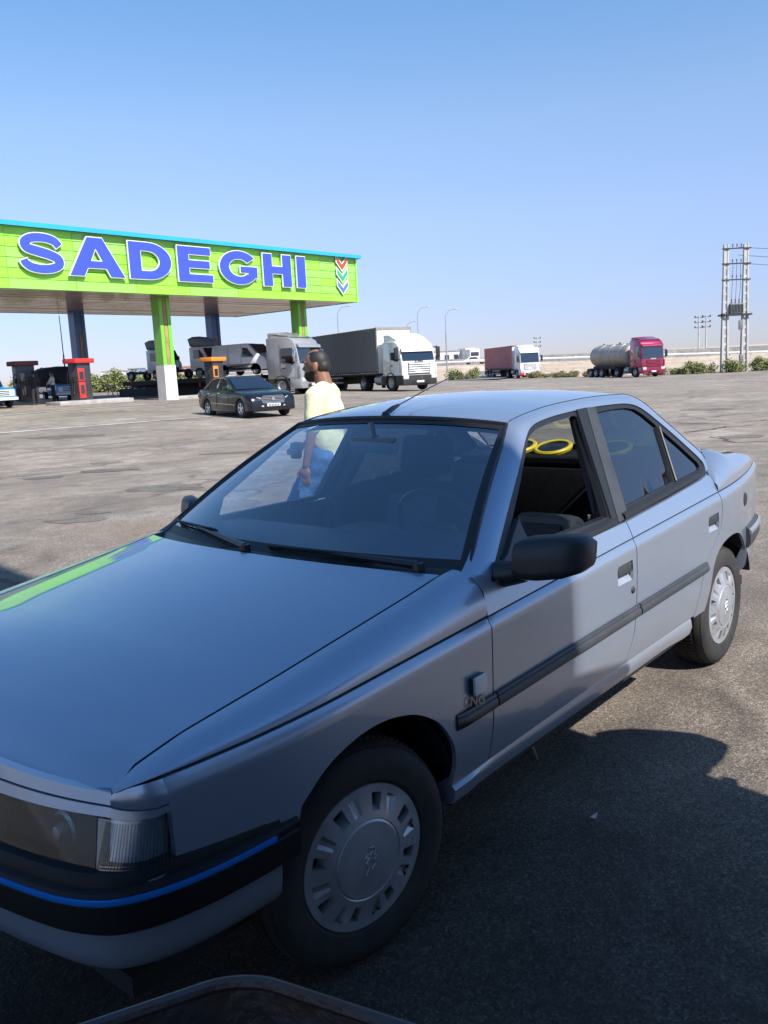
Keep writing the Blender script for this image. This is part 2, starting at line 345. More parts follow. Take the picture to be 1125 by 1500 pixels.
# ================================================================== THE SETTING
def ground_mat(name, cols, stain=None, grain=(160., .5), crack=0., bump=.4, near=None):
    mm = bpy.data.materials.new(name); mm.use_nodes = True; t = mm.node_tree; b = t.nodes['Principled BSDF']
    N = t.nodes.new; L = t.links.new
    tc = N('ShaderNodeTexCoord'); P = tc.outputs['Object']
    def noise(sc, det=6, ro=.6, vec=None, dist=0.):
        n = N('ShaderNodeTexNoise'); n.inputs['Scale'].default_value = sc; n.inputs['Detail'].default_value = det; n.inputs['Roughness'].default_value = ro; n.inputs['Distortion'].default_value = dist
        L(vec or P, n.inputs['Vector']); return n.outputs['Fac']
    def ramp(f, stops):
        r = N('ShaderNodeValToRGB'); e = r.color_ramp.elements
        while len(e) < len(stops): e.new(.5)
        for q, (p, c) in zip(e, stops): q.position = p; q.color = (*c, 1) if len(c) == 3 else c
        L(f, r.inputs[0]); return r.outputs[0]
    def mix(a, c, f, mode='MIX'):
        x = N('ShaderNodeMix'); x.data_type = 'RGBA'; x.blend_type = mode
        for s_, v_ in ((0, f), (6, a), (7, c)):
            if hasattr(v_, 'links'): L(v_, x.inputs[s_])
            elif isinstance(v_, tuple): x.inputs[s_].default_value = (*v_, 1)
            else: x.inputs[s_].default_value = v_
        return x.outputs[2]
    g = lambda v: (v, v, v)
    base = ramp(noise(.16, 8, .62, dist=.6), [(.34, cols[0]), (.50, cols[1]), (.66, cols[2])])
    base = mix(base, ramp(noise(1.3, 7, .7, dist=1.2), [(.3, g(.60)), (.7, g(1.32))]), 1., 'MULTIPLY')
    if near: base = mix(base, (.235, .175, .13), ramp(noise(.55, 7, .68, dist=1.5), [(.50, g(0)), (.66, g(.65))]))
    # aggregate
    v = N('ShaderNodeTexVoronoi'); v.inputs['Scale'].default_value = grain[0]; L(P, v.inputs['Vector'])
    sep = N('ShaderNodeSeparateColor'); L(v.outputs['Color'], sep.inputs[0])
    base = mix(base, ramp(sep.outputs[0], [(0., g(1-grain[1])), (.8, g(1+grain[1]*.35)), (.97, g(1+grain[1]*1.6))]), 1., 'MULTIPLY')
    base = mix(base, ramp(noise(34, 5, .75), [(.3, g(.78)), (.7, g(1.2))]), 1., 'MULTIPLY')
    if stain:
        base = mix(base, stain, ramp(noise(.42, 6, .65, dist=1.8), [(.54, g(0)), (.70, g(.62))]))
        base = mix(base, stain, ramp(noise(1.9, 4, .6, dist=.9), [(.64, g(0)), (.73, g(.60))]))
        # tyre-polished wheel tracks, stretched along the direction of travel
        mp = N('ShaderNodeMapping'); mp.inputs['Rotation'].default_value = (0, 0, -YAW+.5); mp.inputs['Scale'].default_value = (.05, .9, 1); L(P, mp.inputs[0])
        base = mix(base, stain, ramp(noise(1.3, 5, .6, mp.outputs[0], .5), [(.53, g(0)), (.66, g(.45))]))
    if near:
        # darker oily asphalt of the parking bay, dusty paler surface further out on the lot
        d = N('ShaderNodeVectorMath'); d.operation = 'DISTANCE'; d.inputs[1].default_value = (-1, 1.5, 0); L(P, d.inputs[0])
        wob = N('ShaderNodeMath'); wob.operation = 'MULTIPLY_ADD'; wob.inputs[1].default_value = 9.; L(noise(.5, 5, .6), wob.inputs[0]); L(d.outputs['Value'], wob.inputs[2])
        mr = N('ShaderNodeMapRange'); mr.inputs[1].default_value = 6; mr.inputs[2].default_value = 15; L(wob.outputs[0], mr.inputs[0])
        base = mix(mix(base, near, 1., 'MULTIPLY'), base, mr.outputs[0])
        # shade between the car's nose and the camera, painted into the asphalt colour
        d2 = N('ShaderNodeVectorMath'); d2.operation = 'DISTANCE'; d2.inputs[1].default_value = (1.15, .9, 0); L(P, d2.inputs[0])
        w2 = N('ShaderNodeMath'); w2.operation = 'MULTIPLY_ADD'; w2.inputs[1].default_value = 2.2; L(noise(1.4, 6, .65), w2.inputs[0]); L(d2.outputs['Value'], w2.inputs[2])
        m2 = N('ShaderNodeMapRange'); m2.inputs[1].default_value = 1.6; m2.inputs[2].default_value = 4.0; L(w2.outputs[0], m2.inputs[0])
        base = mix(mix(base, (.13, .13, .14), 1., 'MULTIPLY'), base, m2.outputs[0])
    hb = noise(55, 5, .8)
    if crack:
        warp = N('ShaderNodeMix'); warp.data_type = 'VECTOR'; warp.inputs[0].default_value = .35
        n3 = N('ShaderNodeTexNoise'); n3.inputs['Scale'].default_value = .8; n3.inputs['Detail'].default_value = 6; L(P, n3.inputs['Vector'])
        va = N('ShaderNodeVectorMath'); va.operation = 'MULTIPLY_ADD'; va.inputs[1].default_value = (1.6, 1.6, 0); L(n3.outputs['Color'], va.inputs[0]); L(P, va.inputs[2])
        vc = N('ShaderNodeTexVoronoi'); vc.feature = 'DISTANCE_TO_EDGE'; vc.inputs['Scale'].default_value = .23; L(va.outputs[0], vc.inputs['Vector'])
        cr = ramp(vc.outputs['Distance'], [(0., g(1-crack)), (.006, g(1-crack*.7)), (.016, g(1))])
        gate = ramp(noise(.11, 3, .5), [(.44, g(0)), (.56, g(1))])
        base = mix(base, mix(base, cr, 1., 'MULTIPLY'), gate)
    L(base, b.inputs['Base Color']); b.inputs['Roughness'].default_value = .86; b.inputs['Specular IOR Level'].default_value = .3
    bu = N('ShaderNodeBump'); bu.inputs['Strength'].default_value = bump; bu.inputs['Distance'].default_value = .012
    L(hb, bu.inputs['Height']); b2 = N('ShaderNodeBump'); b2.inputs['Strength'].default_value = bump*.8; b2.inputs['Distance'].default_value = .006
    L(v.outputs['Distance'], b2.inputs['Height']); L(bu.outputs[0], b2.inputs['Normal']); L(b2.outputs[0], b.inputs['Normal'])
    return mm
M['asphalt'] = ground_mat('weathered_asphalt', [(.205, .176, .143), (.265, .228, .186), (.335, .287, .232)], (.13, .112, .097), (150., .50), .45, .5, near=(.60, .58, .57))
M['road'] = ground_mat('highway_asphalt', [(.16, .155, .15), (.20, .19, .18), (.24, .23, .21)], (.11, .10, .10), (90., .3), 0, .3)
M['sand'] = ground_mat('desert_sand', [(.40, .31, .225), (.48, .38, .28), (.55, .45, .34)], None, (30., .25), 0, .6)
M['linepaint'] = ground_mat('worn_line_paint', [(.55, .53, .49), (.70, .68, .64), (.78, .76, .72)], (.27, .235, .205), (120., .4), 0, .3)

def lot_edge(e): return interp(e, [(-140, 74), (-40, 74), (-26, 77), (-12, 88), (0, 97), (12, 102), (26, 101), (44, 97), (70, 93), (140, 88)])
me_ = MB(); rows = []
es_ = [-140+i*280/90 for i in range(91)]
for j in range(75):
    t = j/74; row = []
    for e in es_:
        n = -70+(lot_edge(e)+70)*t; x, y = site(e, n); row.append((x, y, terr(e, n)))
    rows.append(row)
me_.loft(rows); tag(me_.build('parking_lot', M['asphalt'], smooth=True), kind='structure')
# desert: rings out to the horizon, a step below the lot where it runs under it
me_ = MB(); rows = []
rad = [1.]+[8*k for k in range(1, 16)]+[136, 150, 165, 180, 200, 225, 260, 310, 380, 480, 650, 900, 1300, 2000, 3200, 5200, 9000]
for R_ in rad:
    row = []
    for k in range(144):
        a = 2*pi*k/144; e, n = R_*sin(a), R_*cos(a)
        inside = n < lot_edge(e)+6 and abs(e) < 150
        z = terr(max(-400, min(e, 400)), n if n > 0 else 0) if n > 0 else terr(e, 0)
        if n > 100 and R_ > 300: z = terr(e, min(n, 9000))
        row.append((*site(e, n), z-(.35 if n < lot_edge(e)-8 else .04)))
    rows.append(row)
me_.loft(rows, closeu=True); tag(me_.build('desert', M['sand']), kind='structure')

def strip(name, pts, w, dz, mt, kind='structure', st=2.):
    P = densify(pts, st, False); rows = []
    for i, (e, n) in enumerate(P):
        a = P[max(i-1, 0)]; b = P[min(i+1, len(P)-1)]; d = (b[0]-a[0], b[1]-a[1]); L = hypot(*d); nx, ny = -d[1]/L, d[0]/L
        rows.append([(*site(e+s*w/2*nx, n+s*w/2*ny), terr(e, n)+dz) for s in (-1, 1)])
    mb = MB(); mb.loft(rows); o = mb.build(name, mt); o['kind'] = kind; return o
strip('painted_line', [(-27, 23.5), (-15.91, 36.09), (-9.16, 43.69), (-6.2, 47.2)], .34, .012, M['linepaint'])
strip('painted_line', [(-22, 19.), (-11.96, 26.97), (-6.56, 31.05), (-5.2, 32.1)], .27, .012, M['linepaint'])
strip('painted_line', [(4, 50), (9, 60), (22, 78), (38, 92)], .16, .012, M['linepaint'])
strip('side_road', [(9, 96), (13, 112), (17.5, 128), (21, 150)], 9., .03, M['road'])

TAR = mat('tar_seal', (.085, .075, .066), .8, var=.3, vscale=3)
PATCH = ground_mat('patched_asphalt', [(.135, .118, .10), (.165, .145, .122), (.20, .175, .148)], None, (150., .5), 0, .5)
def wavy(name, pts, w, mt, seed):
    rg_ = random.Random(seed); P = densify(pts, .35, False)
    P = [(e+rg_.uniform(-.10, .10), n+rg_.uniform(-.14, .14)) for e, n in P]; rows = []
    for i, (e, n) in enumerate(P):
        a_ = P[max(i-1, 0)]; b_ = P[min(i+1, len(P)-1)]; d = (b_[0]-a_[0], b_[1]-a_[1]); L = hypot(*d) or 1; ww = w*rg_.uniform(.2, .75)
        rows.append([(*site(e-d[1]/L*s*ww/2, n+d[0]/L*s*ww/2), terr(e, n)+.007) for s in (-1, 1)])
    mb = MB(); mb.loft(rows); o = mb.build(name, mt); o['kind'] = 'structure'
for i, (pts, w) in enumerate([([(6.15, 17.32), (6.92, 17.87), (7.51, 18.41), (7.97, 18.31)], .14), ([(7.05, 19.85), (7.86, 19.49), (9.1, 19.98)], .10), ([(.16, 37.2), (2.62, 34.6), (5.89, 36)], .12), ([(6.28, 16.05), (6.2, 14.77), (6.67, 14.63)], .09), ([(-8.58, 19.2), (-7.25, 20.7), (-5.42, 22.8)], .08), ([(4.69, 43.4), (8.72, 44.6), (18.3, 56.8)], .2), ([(8.39, 21.65), (9.74, 22.8), (10.45, 22.96)], .09)]): wavy('tar_seam', pts, w, TAR, i)
rgp = random.Random(21)
for i, (e, n, rx, ry) in enumerate([(-5.35, 16.5, .35, .22), (-4.87, 15.1, .5, .3), (-3.12, 12.2, .55, .42), (-3.5, 9.64, .35, .22), (-3.48, 10.16, .22, .12), (-3.18, 17.4, .5, .2), (-5.79, 14.4, .4, .2), (6.69, 15.8, .4, .3), (9.82, 25.4, .9, .5), (2.51, 37, 1.6, .7), (-9, 24.5, 1.1, .6)]):
    mb = MB(); k = 18; P = []
    for j in range(k): t = 2*pi*j/k; q_ = rgp.uniform(.75, 1.2); P.append((e+rx*q_*cos(t), n+ry*q_*sin(t)))
    mb.add([(*site(*p), terr(*p)+.005) for p in P], [tuple(range(k))]); o = mb.build('asphalt_patch', PATCH, smooth=False); o['kind'] = 'structure'

# highway on its embankment
def emb(name, rowsf, mt):
    rows = []
    for e in [-40+i*6 for i in range(40)]: rows.append([(*site(e, n), z) for n, z in rowsf(e)])
    mb = MB(); mb.loft(rows); o = mb.build(name, mt); o['kind'] = 'structure'; return o
zr = lambda e: interp(e, [(-40, 2.2), (25, 1.85), (72, 1.0), (200, .2)])
zt = lambda e: interp(e, [(-40, 3.1), (25, 3.2), (72, 2.85), (200, 2.4)])
emb('embankment', lambda e: [(146, terr(e, 146)-.05), (150, terr(e, 150)+.05), (158, zr(e)-.25), (160, zr(e))], M['sand'])
emb('highway', lambda e: [(160, zr(e)), (160.1, zr(e)+.03), (173, zr(e)+.10)], M['road'])
emb('far_carriageway', lambda e: [(173, zr(e)+.10), (174.2, zt(e)-.03), (175, zt(e)), (187, zt(e)-.02), (196, terr(e, 196)-.3)], M['road'])
def guardrail():
    root = empty('guardrail', SP(35, 161.5, 1), 0, 'long white steel guardrail running along the raised highway behind the trucks', 'guardrail')
    inv = root.matrix_basis.inverted() if False else Matrix.Translation(-Vector(root.location))
    mb = MB(); rows = []
    for e in [-38+i*5 for i in range(44)]:
        z = zr(e); rows.append([(*site(e, 161.2), z+.40), (*site(e, 161.12), z+.50), (*site(e, 161.2), z+.57), (*site(e, 161.12), z+.66), (*site(e, 161.2), z+.78)])
    mb.loft(rows, T=inv); mb.build('rail', mat('guardrail_white', (.62, .62, .60), .5, var=.15, vscale=1.), root)
    pm = None
    for i in range(54):
        e = -38+i*4
        if pm is None:
            q = MB(); q.box(-.06, .06, -.04, .04, -.3, .74); pm = q.build('post', M['steel'], root); o = pm
        else: o = pm.copy(); C.objects.link(o)
        o.location = Vector((*site(e, 161.35), zr(e)))-Vector(root.location)
guardrail()

# ---- plants
M['leaf'] = mat('dusty_leaf', (.25, .27, .095), .75, vscale=1.4, col2=(.13, .155, .05))
M['leafdry'] = mat('dry_olive_leaf', (.33, .29, .15), .8, col2=(.13, .13, .055), vscale=1.2)
M['bark'] = mat('grey_bark', (.13, .10, .075), .85, var=.4, vscale=8, bump=.4, bscale=30)
def bush_mesh(seed, w=1., h=1., n=1300, leaf=.05, dome=True, clumps=9):
    rg = random.Random(seed); cs = []
    for k in range(clumps):
        a = rg.random()*2*pi; r = sqrt(rg.random())*.34*w
        cs.append((r*cos(a), r*sin(a), h*(.16+.5*rg.random()*(1-r/w)), (.20+.14*rg.random())*w))
    mb = MB()
    for i in range(n):
        c = rg.choice(cs); u = Vector((rg.gauss(0, 1), rg.gauss(0, 1), rg.gauss(0, 1))).normalized()*(rg.random()**.45)*c[3]
        p = Vector((c[0]+u.x, c[1]+u.y, max(.02, c[2]*.92+u.z*1.2*h/w-.04)))
        a = Vector((rg.gauss(0, 1), rg.gauss(0, 1), rg.gauss(0, .7))).normalized(); b = a.cross(Vector((rg.gauss(0, 1), rg.gauss(0, 1), rg.gauss(0, 1)))).normalized()
        s_ = leaf*(.6+.8*rg.random()); mb.add([p-a*s_, p+b*s_*.45, p+a*s_*1.1, p-b*s_*.45], [(0, 1, 2, 3)])
    st = MB()
    for k in range(min(clumps, 6)): c = cs[k]; st.tube([(0, 0, 0), (c[0]*.4, c[1]*.4, c[2]*.5), (c[0], c[1], c[2])], [.03*w, .02*w, .008*w], 5)
    return mb, st
BUSH = {}
def bush(name, e, n, w, h, seed, label, cat, group, dry=False, dz=0.):
    key = (seed, dry)
    root = empty(name, SP(e, n, dz), random.random()*6.28, label, cat, group); root.scale = (w, w, h)
    if key not in BUSH:
        mb, st = bush_mesh(seed); a = mb.build('foliage', M['leafdry' if dry else 'leaf'], root, smooth=False); b = st.build('stem', M['bark'], root); BUSH[key] = (a, b)
    else:
        for s_ in BUSH[key]:
            c = s_.copy(); C.objects.link(c); c.parent = root
    return root
rg = random.Random(3)
px_words = ['short', 'tall', 'wide', 'narrow']
ORD = ['leftmost', 'second', 'third', 'fourth', 'fifth', 'sixth', 'seventh', 'eighth', 'ninth', 'tenth', 'eleventh', 'twelfth', 'thirteenth', 'fourteenth', 'fifteenth', 'sixteenth']
def ordl(i, n=99): return 'leftmost' if i == 0 else ('rightmost' if i == n-1 else ORD[i]+' from left')
for i in range(15):
    e = -33+i*1.22+rg.uniform(-.2, .2); n = 80.5+rg.uniform(-.6, .6)
    bush('hedge_bush', e, n, 2.4+rg.random()*.7, 1.9+rg.random()*1.0, i % 4, 'dusty green bush, '+ordl(i, 15)+' in the hedge row under the canopy', 'bush', 'hedge bushes behind the station', dz=-.05)
for i, (e, n, w, h) in enumerate(sorted([(33.0, 90, 2.6, 1.7), (34.6, 91, 2.2, 1.5), (36.3, 88.8, 2.4, 1.9), (37.4, 89, 2.0, 1.5), (39.8, 90, 2.6, 1.9), (41.3, 90, 2.6, 1.6), (42.9, 91, 2.3, 1.9), (30.4, 92, 2.2, 1.3), (31.8, 91, 1.9, 1.2), (29.0, 92, 1.6, .9), (44.4, 90, 2.5, 1.7)])):
    bush('roadside_bush', e, n, w, h, i % 4, 'green bush, '+ordl(i, 11)+' of the row by the concrete poles', 'bush', 'green bushes on the sand verge', dz=.02)
for i in range(16):
    e = 18.2+i*.72+rg.uniform(-.3, .3)
    if e > 22.8 and e < 28.5 and False: continue
    bush('dry_shrub', e, 103+rg.uniform(-.8, .8), 1.2+rg.random()*.7, .7+rg.random()*.5, 4+i % 3, 'low dry olive shrub, '+ordl(i, 16)+' between the two distant lorries', 'shrub', 'low dry shrubs on the verge', dry=True)
for i, (e, n, w, h) in enumerate(sorted([(9.2, 104, 2.2, 1.9), (10.3, 106, 1.6, 1.3), (12.0, 109, 1.6, 1.4), (12.8, 112, 2.0, 2.0), (11.2, 106.5, 1.3, 1.)])):
    bush('island_shrub', e, n, w, h, i % 3, 'small shrub, '+ordl(i, 5)+' on the sandy island beside the side road', 'shrub', 'shrubs beside the side road', dry=i in (1, 2))

rgs = random.Random(77); mb = MB()
for i in range(520):
    if i < 330: e, n = rgs.uniform(14, 75), rgs.uniform(104, 150)
    else: e, n = rgs.uniform(-60, -12), rgs.uniform(84, 140)
    c_ = SP(e, n, -.02); w_ = rgs.uniform(.15, .5)
    for k in range(14):
        a_ = rgs.random()*6.28; r_ = rgs.random()*w_; h_ = w_*rgs.uniform(.3, 1.0); x, y = c_[0]+r_*cos(a_), c_[1]+r_*sin(a_)
        mb.add([(x-.05, y, c_[2]), (x+.05, y+.04, c_[2]), (x+.09*cos(a_), y+.09*sin(a_), c_[2]+h_)], [(0, 1, 2)])
o = mb.build('desert_scrub', M['leafdry'], smooth=False); tag(o, 'thin dry scrub scattered over the sand beyond the lot', 'scrub', None, 'stuff')
# ---- street lamps far behind
def lamp(e, n, h, lab, flip=1):
    root = empty('street_lamp', SP(e, n), heading(flip, .15), lab, 'street lamp', 'street lamps behind the parked trucks')
    mb = MB(); mb.tube([(0, 0, 0), (0, 0, h*.62)], [.13, .11], 8); mb.tube([(0, 0, h*.6), (0, 0, h*.84), (.12, 0, h*.92), (.7, 0, h*.985), (1.7, 0, h)], [.075, .07, .06, .055, .05], 7); mb.build('pole', M['steel'], root)
    q = MB(); q.rbox(1.6, 2.35, -.14, .14, h-.06, h+.09, .05); q.build('lamp_head', M['steel'], root); return root
lamp(-5.7, 135, 11., 'curved grey street lamp rising above the dark trailer nearest the canopy')
lamp(5.95, 165, 9.2, 'shortest grey street lamp just above the white truck cab')
lamp(7.4, 150, 11.2, 'grey street lamp rising right behind the white truck cab')
lamp(12.2, 150, 10.6, 'grey street lamp standing alone between the white truck and the red trailer')

# ---- far things
FARW = mat('far_white_cladding', (.60, .60, .59), .6, var=.12, vscale=.6); PINK = mat('faded_pink_brick', (.50, .28, .23), .8, var=.2, vscale=.4)
def block(name, e, n, w, d, h, mt, lab, cat, group=None, roof=None, windows=3):
    root = empty(name, SP(e, n), heading(1, 0), lab, cat, group)
    q = MB(); q.box(-w/2, w/2, -d/2, d/2, -.3, h); q.build('wall', mt, root)
    q = MB(); q.box(-w/2-.15, w/2+.15, -d/2-.15, d/2+.15, h, h+.18); q.build('roof', roof or M['conc'], root)
    for i in range(windows):
        x = -w/2+(i+.5)*w/windows; q = MB(); q.box(x-.5, x+.5, -d/2-.05, -d/2+.02, h*.35, h*.75); q.build('window', M['glassdark'], root)
    return root
block('site_hut', 16.6, 205, 6.5, 3, 3.4, FARW, 'white flat roofed hut left of the cluster on the far rise', 'hut')
block('container_office', 19.8, 215, 5.4, 3, 3.0, FARW, 'low white container beside the far parked lorry', 'container')
block('low_building', -52., 210, 9, 5, 2.6, PINK, 'low faded pink building on the horizon under the canopy', 'building', roof=PINK)
block('low_building', -46., 215, 12, 5, 2.9, PINK, 'longer faded pink wall building on the horizon beside the green column', 'building', roof=PINK)
block('white_shed', -60.5, 200, 5, 4, 2.6, FARW, 'small white shed on the horizon seen left under the canopy', 'shed')
block('white_shed', -56.8, 205, 3, 4, 3.0, mat('far_blue_cladding', (.20, .30, .45), .6, var=.1), 'small bluish shed on the horizon beside the white shed', 'shed', windows=1)
bush('distant_bush', -63., 175, 6.5, 2.8, 2, 'grey green bush clump on the horizon behind the red topped pump', 'bush', None)
# ================================================================== THE SILVER SALOON (x forward from the front axle, y to its left)
car = empty('silver_saloon', (0, 0, 0), 0, 'large silver blue saloon car in the foreground with its left front window open', 'car')
WB_ = -2.669
def zc(x): return .767-.047*x if x < .2 else .7576-.05*(x-.2)
def wid(x):
    if x > .1: return .848-.085*((x-.1)/.6)**2.0
    if x < -2.5: return .848-.118*((-2.5-x)/.9)**2
    return .848
def yg(z): return .778-(z-.92)*.50
def belt(x): return .915-.028*(x+.5)
def side_y(x, z):
    c = zc(x); w = wid(x)
    if z < .34: o = -.022-(.34-z)*.35
    elif z < .5: o = -.022+.022*sin((z-.34)/.16*pi/2)
    elif z < c-.032: o = -.004*((z-.5)/(c-.532))**2
    elif z < c: o = -.004-.018*((z-(c-.032))/.032)**1.5
    else:
        b = belt(x)
        if z < b:
            t = (z-c)/(b-c); yb = yg(b)-(.848-w)*.8; return w-.018+(yb-w+.018)*(.72*t+.28*t**3)
        return yg(z)-(.848-w)*.8
    return w+o
def he(x): return interp(x, [(-.60, .925), (-.477, .915), (-.32, .889), (.2, .812), (.47, .777), (.585, .752), (.66, .72), (.7, .70)])
def fold(s, d=.014): return lambda q: (0, -s*d, 0)
PAINT = M['paint']
def crease_pts(x0, x1, dz, k=8): return [(x0+(x1-x0)*i/k, zc(x0+(x1-x0)*i/k)+dz) for i in range(k+1)]
FARCH = [(.300, .46), (.267, .560), (.205, .607), (.149, .634), (.065, .654), (-.022, .657), (-.105, .643), (-.17, .620), (-.246, .572), (-.295, .512), (-.318, .463), (-.325, .41), (-.318, .355)]
RARCH = [(-2.315, .36), (-2.335, .43), (-2.355, .50), (-2.385, .56), (-2.43, .605), (-2.50, .637), (-2.58, .652), (-2.676, .655), (-2.77, .64), (-2.84, .605), (-2.90, .55), (-2.935, .48), (-2.95, .40)]
RSEAM = [(-2.175, .372), (-2.20, .45), (-2.257, .571), (-2.33, .625), (-2.433, .688), (-2.475, .73), (-2.492, .79), (-2.480, zc(-2.48)-.002)]
BSEAM = [(-1.452, .372), (-1.500, .46), (-1.525, .562), (-1.535, .70), (-1.537, zc(-1.537)-.002)]
FSEAM = [(-.505, .357), (-.510, .45), (-.514, .57), (-.52, .70), (-.524, zc(-.524)-.002)]
FRAME = [(-.609, .872), (-.627, .902), (-.796, 1.020), (-.987, 1.150), (-1.043, 1.186), (-1.110, 1.235), (-1.160, 1.270), (-1.215, 1.291), (-1.324, 1.308), (-1.50, 1.319), (-1.687, 1.325), (-1.90, 1.325), (-2.05, 1.320), (-2.137, 1.304), (-2.20, 1.275), (-2.305, 1.208), (-2.44, 1.108), (-2.54, 1.022), (-2.545, .992), (-2.52, .968)]
def crease_lines(x0, x1, low=True):
    return [crease_pts(x0, x1, d, 20) for d in ((-.048, -.032, -.024, -.016, -.009) if low else (.012, .03))]
FARCH = FARCH[:1]+spline(FARCH[1:], 3); RARCH = spline(RARCH, 3)
def both(f):
    for s in (1, -1): f(s)
def smap(s, off=0.): return lambda x, z: (x, s*(side_y(x, z)+off), z)

def fender(s):
    q = MB()
    P = crease_pts(.575, -.521, -.003, 12)+[(x+.003, z) for x, z in FSEAM[::-1]]+[(-.318, .352)]+FARCH[::-1]+[(.31, .46), (.33, .555), (.48, .568), (.572, .575)]
    panel(q, P, smap(s), step=.045, rim=fold(s), lines=crease_lines(.57, -.52))
    rows = []
    for i in range(27):
        x = .649-(.649+.528)*(i/26)**1.15; row = []
        # top edge (bonnet shut line) to crease
        y0, z0 = .708, he(x); y1, z1 = wid(x)-.022, zc(x)+.004
        if x > .56: k_ = smooth((x-.61)/.040); y1 += (.716-y1)*k_; z1 += (.7195-z1)*k_
        vs_ = .25 if x > -.2 else .25-.75*(x+.2)/.33*.35
        for k in range(11):
            t = k/10*pi/2; a = sin(t)**(.95); b = cos(t)**(.95)
            st = .0
            row.append((x, s*(y0+(y1-y0)*a), z1+(z0-z1)*b))
        rows.append(row)
    q.loft(rows)
    for idx in (0, -1):
        q.loft([[Vector(p) for p in [r[idx] for r in rows]], [Vector(p)+Vector((0, -s*.012 if idx else 0, -.0 if idx else -.02)) for p in [r[idx] for r in rows]]])
    tc2 = spline([(.5745, side_y(.575, zc(.575)-.003), zc(.575)-.003), (.598, .775, .739), (.617, .765, .7375), (.634, .747, .732), (.644, .726, .722), (.647, .705, .7145)], 4)
    bc2 = spline([(.5745, side_y(.575, .69), .690), (.597, .787, .689), (.616, .775, .689), (.633, .756, .689), (.645, .732, .690), (.651, .705, .691)], 4)
    rows = []; nq = len(tc2)-1
    for t in (0, .15, .3, .45, .6, .8, 1):
        row = []
        for i, (a_, b2) in enumerate(zip(tc2, bc2)):
            z = a_[2]+(b2[2]-a_[2])*t; z0 = tc2[0][2]+(bc2[0][2]-tc2[0][2])*t; dy = side_y(.575, z0)-(tc2[0][1]+(bc2[0][1]-tc2[0][1])*t); u_ = (1-i/nq)**.8
            row.append((a_[0]+(b2[0]-a_[0])*t+.004*sin(pi*t)*(1-u_), s*(a_[1]+(b2[1]-a_[1])*t+dy*u_+.003*sin(pi*t)*(1-u_)), z))
        rows.append(row)
    q.loft(rows)
    return q.build('front_fender', PAINT, car)
both(fender)

# bonnet
def nosex(y, z=.72):
    a = abs(y); x = .722-.080*(a/.692)**3.2+(.72-z)*.36
    if a > .70: x = interp(a, [(.70, .650), (.715, .6475), (.73, .643), (.743, .637), (.754, .631), (.764, .623), (.773, .614), (.780, .606), (.785, .596), (.790, .583), (.794, .570)])+(.69-z)*.36*(1-(a-.70)/.10*.8)
    return x
def hoodz(x, y):
    e = he(min(x, .60)) if x < .60 else he(x)
    t = 1-min(1, (abs(y)/.70)**2.1)
    fr = smooth((.70-x)/.45)
    return e+(.012+.030*fr)*t*smooth((x+.9)/.5)-(0 if x < .60 else (x-.60)*.12*t)
q = MB(); rows = []
for i in range(33):
    t = i/32; row = []
    for k in range(33):
        y = -.700+1.4*k/32; xf = nosex(y, .72)-.006; xb = -.345-.125*(abs(y)/.7)**2.2; x = xf+(xb-xf)*(1-(1-t)**1.35)
        row.append((x, y, hoodz(x, y) if i else hoodz(x, y)-.012))
    rows.append(row)
q.loft(rows); e0 = rows[0]; q.loft([e0, [(p[0]-.006, p[1], p[2]-.022) for p in e0]])
for idx in (0, -1): c_ = [r[idx] for r in rows]; q.loft([c_, [(p[0], p[1]*.985, p[2]-.016) for p in c_]])
q.loft([rows[-1], [(p[0]+.01, p[1], p[2]-.02) for p in rows[-1]]]); q.build('bonnet', PAINT, car, ang=50)
# nose band above the lamps
def nmap(off=0.): return lambda y, z: (nosex(y, z)+off, y, z)
q = MB(); P = [(-.705, .712), (-.36, .7165), (0, .7175), (.36, .7165), (.705, .712), (.705, .690), (0, .690), (-.705, .690)]
panel(q, densify(P, .05), nmap(), step=.04, rim=(-.02, 0, 0)); q.build('nose_panel', PAINT, car)
# centre grille
q = MB(); panel(q, [(-.37, .55), (-.37, .684), (.37, .684), (.37, .55)], nmap(-.03), step=.08); gr = q.build('grille', M['blackp'], car)
for k in range(4):
    q = MB(); z = .572+k*.030; q.loft([[(nosex(y)+(.72-z)*.36+dx, y, z+dz) for y in [-.36+.72*i/14 for i in range(15)]] for dx, dz in ((-.028, 0), (.0, .004), (.0, .013), (-.028, .013))]); q.build('grille_bar', M['blackp'], gr)
q = MB(); q.solid([(nosex(0)+.03, .585), (nosex(0)+.045, .63), (nosex(0)+.03, .67)], .03); q.build('grille_badge', M['chrome'], gr)

